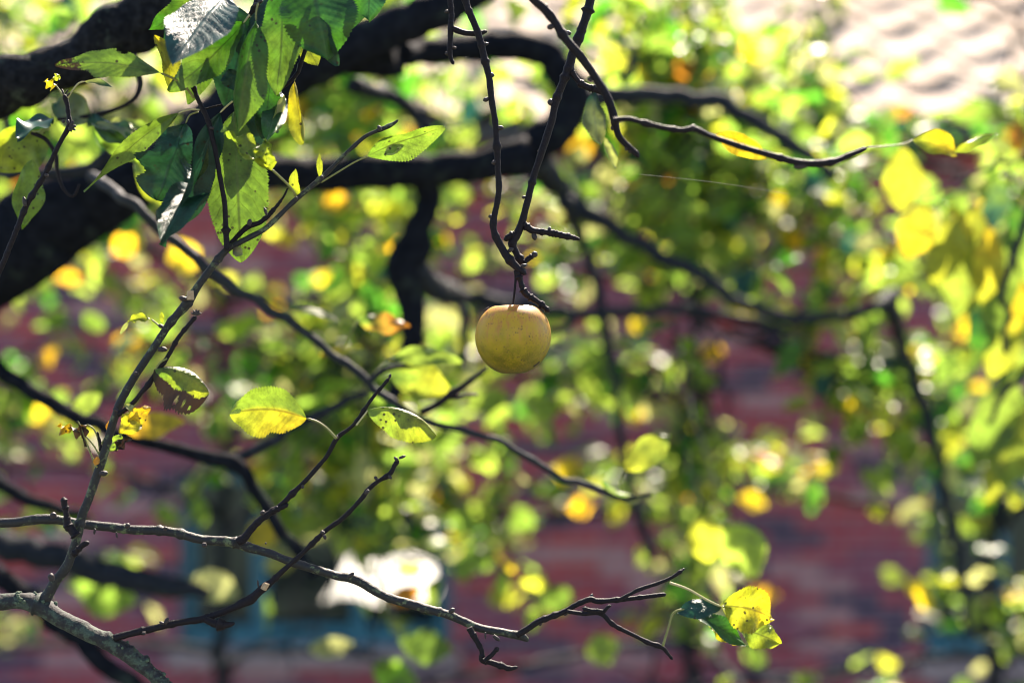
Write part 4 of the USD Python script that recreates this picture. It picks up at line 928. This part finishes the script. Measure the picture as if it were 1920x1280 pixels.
# pale blurred leaves behind the left twig
d5 = thing('apple_branch', 'blurred drooping leaves between the left-edge twig and the leaf cluster', 'branch')
limb(d5, [(250, 100, 6, 1.5), (262, 160, 5), (240, 195, 4), (180, 215, 4), (110, 225, 4)], 1.5, m='twig', name='stem', step=.004, sides=10, wob=.003)
limb(d5, [(60, 250, 4), (88, 262, 4), (105, 290, 4), (108, 320, 3.6), (118, 352, 3), (135, 368, 2.4), (148, 345, 2)], 1.42, m='twig', name='side_twig', step=.003, sides=10, wob=.002)
for (bx, by, tx, ty, w, c1, c2, roll, d, kw) in [
        (165, 222, 258, 290, 60, 'teal', 'mid', 0, 1.5, {'face': (.05, -.55, .83), 'd2': 1.44, 'tooth': 0}), (178, 240, 262, 306, 40, 'mid', 'lime', 0, 1.5, {}), (180, 232, 262, 270, 30, 'pale', 'pale', 60, 1.46, {}), (195, 232, 285, 245, 34, 'pale', 'lime', 55, 1.5, {}),
        (100, 195, 176, 222, 66, 'teal', 'pale', 0, 1.5, {}), (90, 235, -10, 318, 90, 'mid', 'ygreen', 5, 1.44, {'rot': .06}), (96, 224, 32, 262, 56, 'teal', 'deep', 0, 1.42, {'face': (.1, -.55, .83), 'd2': 1.36}),
        (95, 232, 60, 250, 30, 'pale', 'pale', 70, 1.42, {}), (60, 300, 40, 430, 56, 'lime', 'mid', 15, 1.4, {'rot': .08}), (255, 290, 310, 400, 50, 'lime', 'ygreen', 10, 1.55, {}),
        (290, 380, 370, 350, 36, 'ygreen', 'lime', 40, 1.58, {}), (60, 190, 20, 240, 40, 'lime', 'green', 20, 1.6, {}), (90, 60, 140, 30, 34, 'green', 'mid', 30, 1.8, {})]:
    leaf(d5, (bx, by), (tx, ty), w, d, c1, c2, roll=roll, wave=.14, arc=.06, cup=.12, nv=32, nu=9, mat_='leaf_soft', **kw)

# ------------------------------------------------------------------ spider thread
sp = [at(x, y, 1.27) for x, y in ((1200, 327), (1260, 333), (1340, 342), (1420, 354), (1480, 364))]
th = usdkit.mesh(stage, '/World/spider_thread', tube([[*p, .000022] for p in sp], 5, .01, 0, cap=False), M['thread'])
tag(th.GetPrim(), 'hair-thin spider thread stretched below the side shoot on the right', 'spider thread')

# ------------------------------------------------------------------ white sheet by the window
M['sheet'] = mat('white_sheet', {'p': ('principled_bsdf', {'base_color': (0.62, 0.62, 0.60), 'roughness': 0.6}), 't': ('translucent_bsdf', {'color': (0.5, 0.5, 0.48)}), 'm': ('mix_closure', {'fac': 0.35})},
                 [('p.BSDF', 'm.closure1'), ('t.BSDF', 'm.closure2')], 'm.closure')
na, nb = 46, 50
A_, B_ = np.meshgrid(np.linspace(0, 1, na), np.linspace(0, 1, nb), indexing='ij')
c0, c1_ = at(640, 1042, 3.95), at(815, 1042, 3.95)
sx_ = c0[0] + (c1_[0] - c0[0]) * A_
yy = np.where(B_ < .62, 3.68 + .28 * B_ / .62, 3.96 + .05 * np.sin((B_ - .62) * 8))
zz = np.where(B_ < .62, 0.93 + .072 * B_ / .62 + .008 * np.sin(A_ * 9), 1.002 + .008 * np.sin(A_ * 9) - (B_ - .62) * .22)
nzs = meshkit.fbm(np.stack([A_ * 5, B_ * 5, A_ * 0], -1), 3, 8) - .5
zz = zz + nzs * .022 - .05 * np.clip(A_ - .75, 0, 1) * 2 * (B_ < 2)
sx_ = sx_ + (meshkit.noise(np.stack([A_ * 3, B_ * 4, A_ * 0 + 5], -1), 2) - .5) * .06 * (1 - .3 * B_)
i, j = np.meshgrid(np.arange(na - 1), np.arange(nb - 1), indexing='ij')
qq = np.stack([i * nb + j, (i + 1) * nb + j, (i + 1) * nb + j + 1, i * nb + j + 1], -1).reshape(-1, 4)
sh = usdkit.mesh(stage, '/World/white_sheet', (np.stack([sx_, yy, zz], -1).reshape(-1, 3), qq), M['sheet'], smooth=True)
tag(sh.GetPrim(), 'blurred glaring white sheet behind the long bottom branch, in front of the teal window', 'sheet')

# ------------------------------------------------------------------ young apple trees between here and the house
def dens(px, py):
    """How leafy the photograph is there, 0 to 1."""
    g = lambda cx, cy, rx, ry: math.exp(-((px - cx) / rx) ** 2 - ((py - cy) / ry) ** 2)
    v = .68 + .4 * g(220, 670, 260, 150) + .4 * g(620, 860, 260, 150) + .3 * g(1000, 740, 200, 120)
    v += .5 * g(1480, 340, 330, 190) + .4 * g(1350, 120, 240, 110) + .5 * g(1830, 620, 200, 330) + .1 * g(1300, 250, 300, 200) - .25 * g(800, 190, 300, 80) - .2 * g(60, 60, 150, 90) + .2 * g(1300, 900, 130, 230) + .3 * g(560, 720, 260, 120) + .3 * g(1650, 850, 160, 130) + .25 * g(1750, 1080, 130, 120)
    v -= 1.1 * g(1415, 715, 135, 95) + .75 * g(1560, 1080, 160, 150) + .8 * g(900, 880, 80, 80) + .8 * g(1130, 1040, 110, 110) + .75 * g(120, 880, 170, 90) + .9 * g(1050, 1260, 500, 90) + .9 * g(150, 1230, 260, 90) + .7 * g(560, 500, 90, 60) + .5 * g(900, 500, 110, 60)
    v -= .9 * g(430, 1160, 160, 110) + .5 * g(715, 1085, 130, 60) + 1.1 * g(1810, 90, 200, 140) + .75 * g(1790, 1230, 190, 60) + .45 * g(1250, 330, 70, 60) + .4 * g(1400, 60, 200, 70) + .5 * g(480, 690, 90, 70) + .6 * g(1600, 640, 60, 60)
    v -= .35 * g(1290, 620, 110, 260)
    return min(1, max(0, v))


bgs = [('apple_tree', 'young leafy apple tree before the brick wall at left, blurred under the thick limbs', [(-150, 760), 430], 3.75),
       ('apple_tree', 'young leafy apple tree in front of the brick wall behind the hanging apple', [(640, 1330), 1310], 3.95),
       ('apple_tree', 'dense yellow-green apple tree in front of the brick wall at the right', [(1250, 2060), 1880], 3.75)]
names = ['lime', 'mid', 'green', 'ygreen', 'yellow', 'gold', 'orange', 'pale', 'teal']
MARK = [  # leaves one can pick out in the blur: x, y, length, width, angle, colour, depth
    (1064, 880, 60, 44, 70, 'yellow', 2.9), (1088, 948, 50, 44, 10, 'gold', 3.0), (628, 380, 56, 44, 20, 'gold', 2.7), (610, 385, 30, 34, 0, 'pale', 2.8), (1258, 118, 60, 52, 80, 'yellow', 3.2), (1395, 80, 50, 40, 60, 'yellow', 3.4), (1435, 60, 50, 36, 70, 'lime', 3.4),
    (1690, 128, 75, 34, 30, 'lime', 2.8), (1090, 268, 60, 54, 20, 'gold', 3.0), (1540, 540, 80, 46, 80, 'yellow', 2.9), (1500, 680, 76, 34, -35, 'gold', 2.9), (1335, 660, 46, 40, 10, 'gold', 3.2),
    (1188, 775, 44, 40, 0, 'gold', 3.2), (1640, 770, 60, 54, 30, 'gold', 3.0), (1625, 700, 70, 46, 70, 'gold', 3.1), (1580, 610, 56, 46, 20, 'gold', 2.9), (1390, 1035, 120, 90, -60, 'lime', 2.1), (1320, 1010, 90, 70, -80, 'ygreen', 2.15),
    (1130, 1215, 66, 60, 20, 'lime', 2.6), (1045, 1122, 64, 56, 30, 'mid', 2.8), (940, 1115, 56, 46, 30, 'ygreen', 3.0), (800, 1210, 100, 66, -10, 'mid', 2.3), (740, 1265, 90, 60, -20, 'mid', 2.4), (620, 1210, 90, 40, 10, 'pale', 2.3),
    (895, 1045, 66, 50, -40, 'mid', 2.9), (980, 975, 60, 50, -60, 'mid', 3.0), (490, 1000, 70, 56, 60, 'yellow', 2.6), (490, 930, 60, 40, 80, 'lime', 2.8), (240, 645, 60, 46, 0, 'gold', 3.0), (95, 670, 50, 30, 70, 'gold', 3.1),
    (235, 460, 50, 42, 30, 'gold', 3.1), (345, 480, 60, 60, 20, 'yellow', 3.0), (550, 205, 60, 44, 60, 'gold', 2.9), (680, 205, 60, 70, 70, 'yellow', 3.0), (650, 180, 60, 40, 90, 'gold', 3.1), (735, 400, 60, 50, 10, 'ygreen', 2.9),
    (1430, 1115, 60, 34, 0, 'gold', 3.3), (1305, 1262, 60, 26, -60, 'gold', 2.6), (1510, 1272, 50, 30, 0, 'lime', 3.0), 
    (1500, 920, 56, 40, 30, 'pale', 3.3), (820, 600, 56, 46, 10, 'pale', 3.2), (790, 890, 110, 60, 75, 'pale', 2.9), (770, 930, 60, 44, 20, 'pale', 3.3), (200, 1110, 120, 80, -20, 'mid', 2.5), (400, 1100, 100, 60, -20, 'pale', 2.4),
    (1200, 610, 60, 26, -10, 'yellow', 3.0), (1215, 360, 60, 34, -20, 'lime', 2.7), (1620, 370, 60, 36, 20, 'mid', 2.8), (1565, 200, 60, 40, 40, 'lime', 3.2), (1480, 210, 70, 40, 30, 'lime', 3.1), (880, 205, 60, 40, 70, 'teal', 3.0),
    (960, 200, 60, 36, 50, 'yellow', 3.2), (1510, 260, 50, 36, 0, 'mid', 3.0), (1350, 880, 60, 46, 70, 'lime', 3.1), (1410, 940, 56, 34, -20, 'yellow', 3.2), (1655, 890, 70, 40, 70, 'mid', 3.0), (110, 30, 60, 34, 10, 'mid', 2.4)]
trees_leaves = []
for ti, (nm, lab, (span, stem_px), depth) in enumerate(bgs):
    rg = np.random.default_rng(40 + ti)
    bt = thing(nm, lab, 'tree')
    foot = at(stem_px, 640, depth)
    foot[2] = -.05
    scaf = []
    stem = [[foot[0] + rg.normal(0, .02), foot[1] + rg.normal(0, .02), z, r] for z, r in ((-.05, .026), (.4, .023), (.9, .02), (1.4, .016), (1.75, .011), (2.0, .007), (2.15, .004))]
    part(bt, 'trunk', tube(stem, 12, .03, .12, seed=ti, wob=.02), M['limb_grey'], smooth=True)
    scaf += [s[:3] for s in spline(stem, .08)]
    for zi, zz_ in enumerate((.45, .75, 1.1, 1.4, 1.7, 1.98)):
        for sgn in (-1, 1):
            edge = span[0] if sgn < 0 else span[1]
            d_end = depth - rg.uniform(.2, 1.2)
            e_ = at(edge + rg.uniform(-40, 40), 640, d_end)
            e_[2] = zz_ + rg.uniform(.05, .35)
            s_ = np.array([foot[0], foot[1], zz_])
            mid = (s_ * .5 + e_ * .5) + rg.normal(0, .05, 3)
            ctrl = [[*s_, .013], [*(s_ * .75 + mid * .25 + np.array([0, 0, .03])), .012], [*mid, .010], [*(mid * .4 + e_ * .6), .007], [*e_, .003]]
            part(bt, 'limb', tube(ctrl, 10, .03, .1, seed=zi * 3 + ti, wob=.015), M['limb_grey'], smooth=True)
            scaf += [q_[:3] for q_ in spline(ctrl, .08)]
    scaf = np.array(scaf)
    LV = []      # (V, F, S, U, tint, size)

    def add_leaf(P, dr, L, W, face, colour, seed):
        V, Fc, S, U = leaf_mesh(P, P + dr * L, W, roll=0, nu=5, nv=9, arc=rg.uniform(-.1, .14), bow=rg.uniform(-.05, .05), fold=rg.uniform(0, .3), cup=rg.uniform(-.1, .2), wave=.1, seed=seed, face=face)
        tint = np.tile(C[colour] * rg.uniform(.75, 1.25), (len(V), 1))
        rot_ = np.full(len(V), .02) + (rg.random() < .12) * .25 * S
        dist = np.linalg.norm(P - EYE)
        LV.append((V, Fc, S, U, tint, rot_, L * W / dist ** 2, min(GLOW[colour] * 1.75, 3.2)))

    for (x, y, ln, wd, an, colr, d) in MARK:
        if not (span[0] + (0 if ti == 0 else 60) <= x < (span[1] if ti == 2 else span[1] - 70 + 60 * (ti == 0))):
            continue
        a_ = math.radians(an)
        dr = np.array([math.cos(a_), rg.uniform(-.3, .3), math.sin(a_)])
        dr /= np.linalg.norm(dr)
        L = ln * mpp(d)
        P = at(x, y, d) - dr * L / 2
        sc_ = scaf[np.argmin(np.linalg.norm(scaf - P, axis=1) + .3 * (scaf[:, 1] < d))]
        mid = (sc_ + P) / 2 + np.array([0, 0, .03]) + rg.normal(0, .02, 3)
        part(bt, 'twig', tube([[*sc_, .003], [*mid, .0024], [*P, .0012]], 6, .03, .05, seed=3, wob=.01), M['limb_grey'], smooth=True)
        add_leaf(P, dr, L, wd * mpp(d), np.array([rg.normal(0, .25), -1, rg.normal(.1, .25)]), colr, int(x * 7 + y))
    n_tw, tries = 0, 0
    want = [175, 158, 190][ti]
    while n_tw < want and tries < 5000:
        tries += 1
        px = rg.uniform(span[0] - 60, span[1] + 60)
        py = rg.uniform(-160, 1380)
        if rg.random() > dens(px, py):
            continue
        d = rg.uniform(2.55, depth + .3)
        tgt = at(px, py, d)
        if tgt[2] < .1:
            continue
        sc_ = scaf[np.argmin(np.linalg.norm(scaf - tgt, axis=1) + rg.uniform(0, .12, len(scaf)))]
        if np.linalg.norm(sc_ - tgt) > 1.2:
            continue
        n_tw += 1
        mid = (sc_ + tgt) / 2 + np.array([0, 0, .05]) + rg.normal(0, .05, 3)
        ctrl = [[*sc_, .0045], [*mid, .0035], [*tgt, .0016]]
        part(bt, 'twig', tube(ctrl, 6, .03, .05, seed=n_tw, wob=.02), M['limb_grey'], smooth=True)
        sp_ = spline(ctrl, .012)
        nl = rg.integers(8, 14)
        for u in np.linspace(.25, 1, nl):
            P = sp_[int(u * (len(sp_) - 1)), :3]
            qx, qy = 960 + P[0] / P[1] * F, 640 - (P[2] - EYE[2]) / P[1] * F
            if rg.random() > dens(qx, qy) * 1.6 + .05 or (qx > 1570 and -50 < qy < 215 and rg.random() < .85):
                continue
            dr = np.array([rg.normal(0, .7), rg.normal(0, .5), rg.normal(-.35, .5)])
            dr /= np.linalg.norm(dr)
            face = np.array([rg.normal(0, .5), rg.normal(-.25, .6), rg.normal(.7, .4)])
            yel = math.exp(-((qx - 1800) / 260) ** 2 - ((qy - 480) / 260) ** 2)
            pr_ = np.array([.31, .28, .15, .10, .03 + .12 * yel, .012, .004, .15, .03])
            colr = names[rg.choice(9, p=pr_ / pr_.sum())]
            L = rg.uniform(.05, .09)
            add_leaf(P + dr * .012, dr, L, L * rg.uniform(.5, .66), face, colr, int(rg.integers(1e6)))
    order = sorted(range(len(LV)), key=lambda k_: -LV[k_][6])
    for k_ in order[:300]:
        V, Fc, S, U, tint, rot_, _, gl_ = LV[k_]
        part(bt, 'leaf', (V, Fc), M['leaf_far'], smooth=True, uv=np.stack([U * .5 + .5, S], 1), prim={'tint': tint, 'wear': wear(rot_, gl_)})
    rest_ = [LV[k_] for k_ in order[300:]]
    if rest_:
        off = np.cumsum([0] + [len(r_[0]) for r_ in rest_])
        V = np.vstack([r_[0] for r_ in rest_])
        part(bt, 'foliage', (V, np.vstack([r_[1] + o for r_, o in zip(rest_, off)])), M['leaf_far'], smooth=True, uv=np.vstack([np.stack([r_[3] * .5 + .5, r_[2]], 1) for r_ in rest_]),
             prim={'tint': np.vstack([r_[4] for r_ in rest_]), 'wear': np.vstack([wear(r_[5], r_[7]) for r_ in rest_])}, kind='stuff')
    trees_leaves.append(len(LV))
print('leaves', trees_leaves)
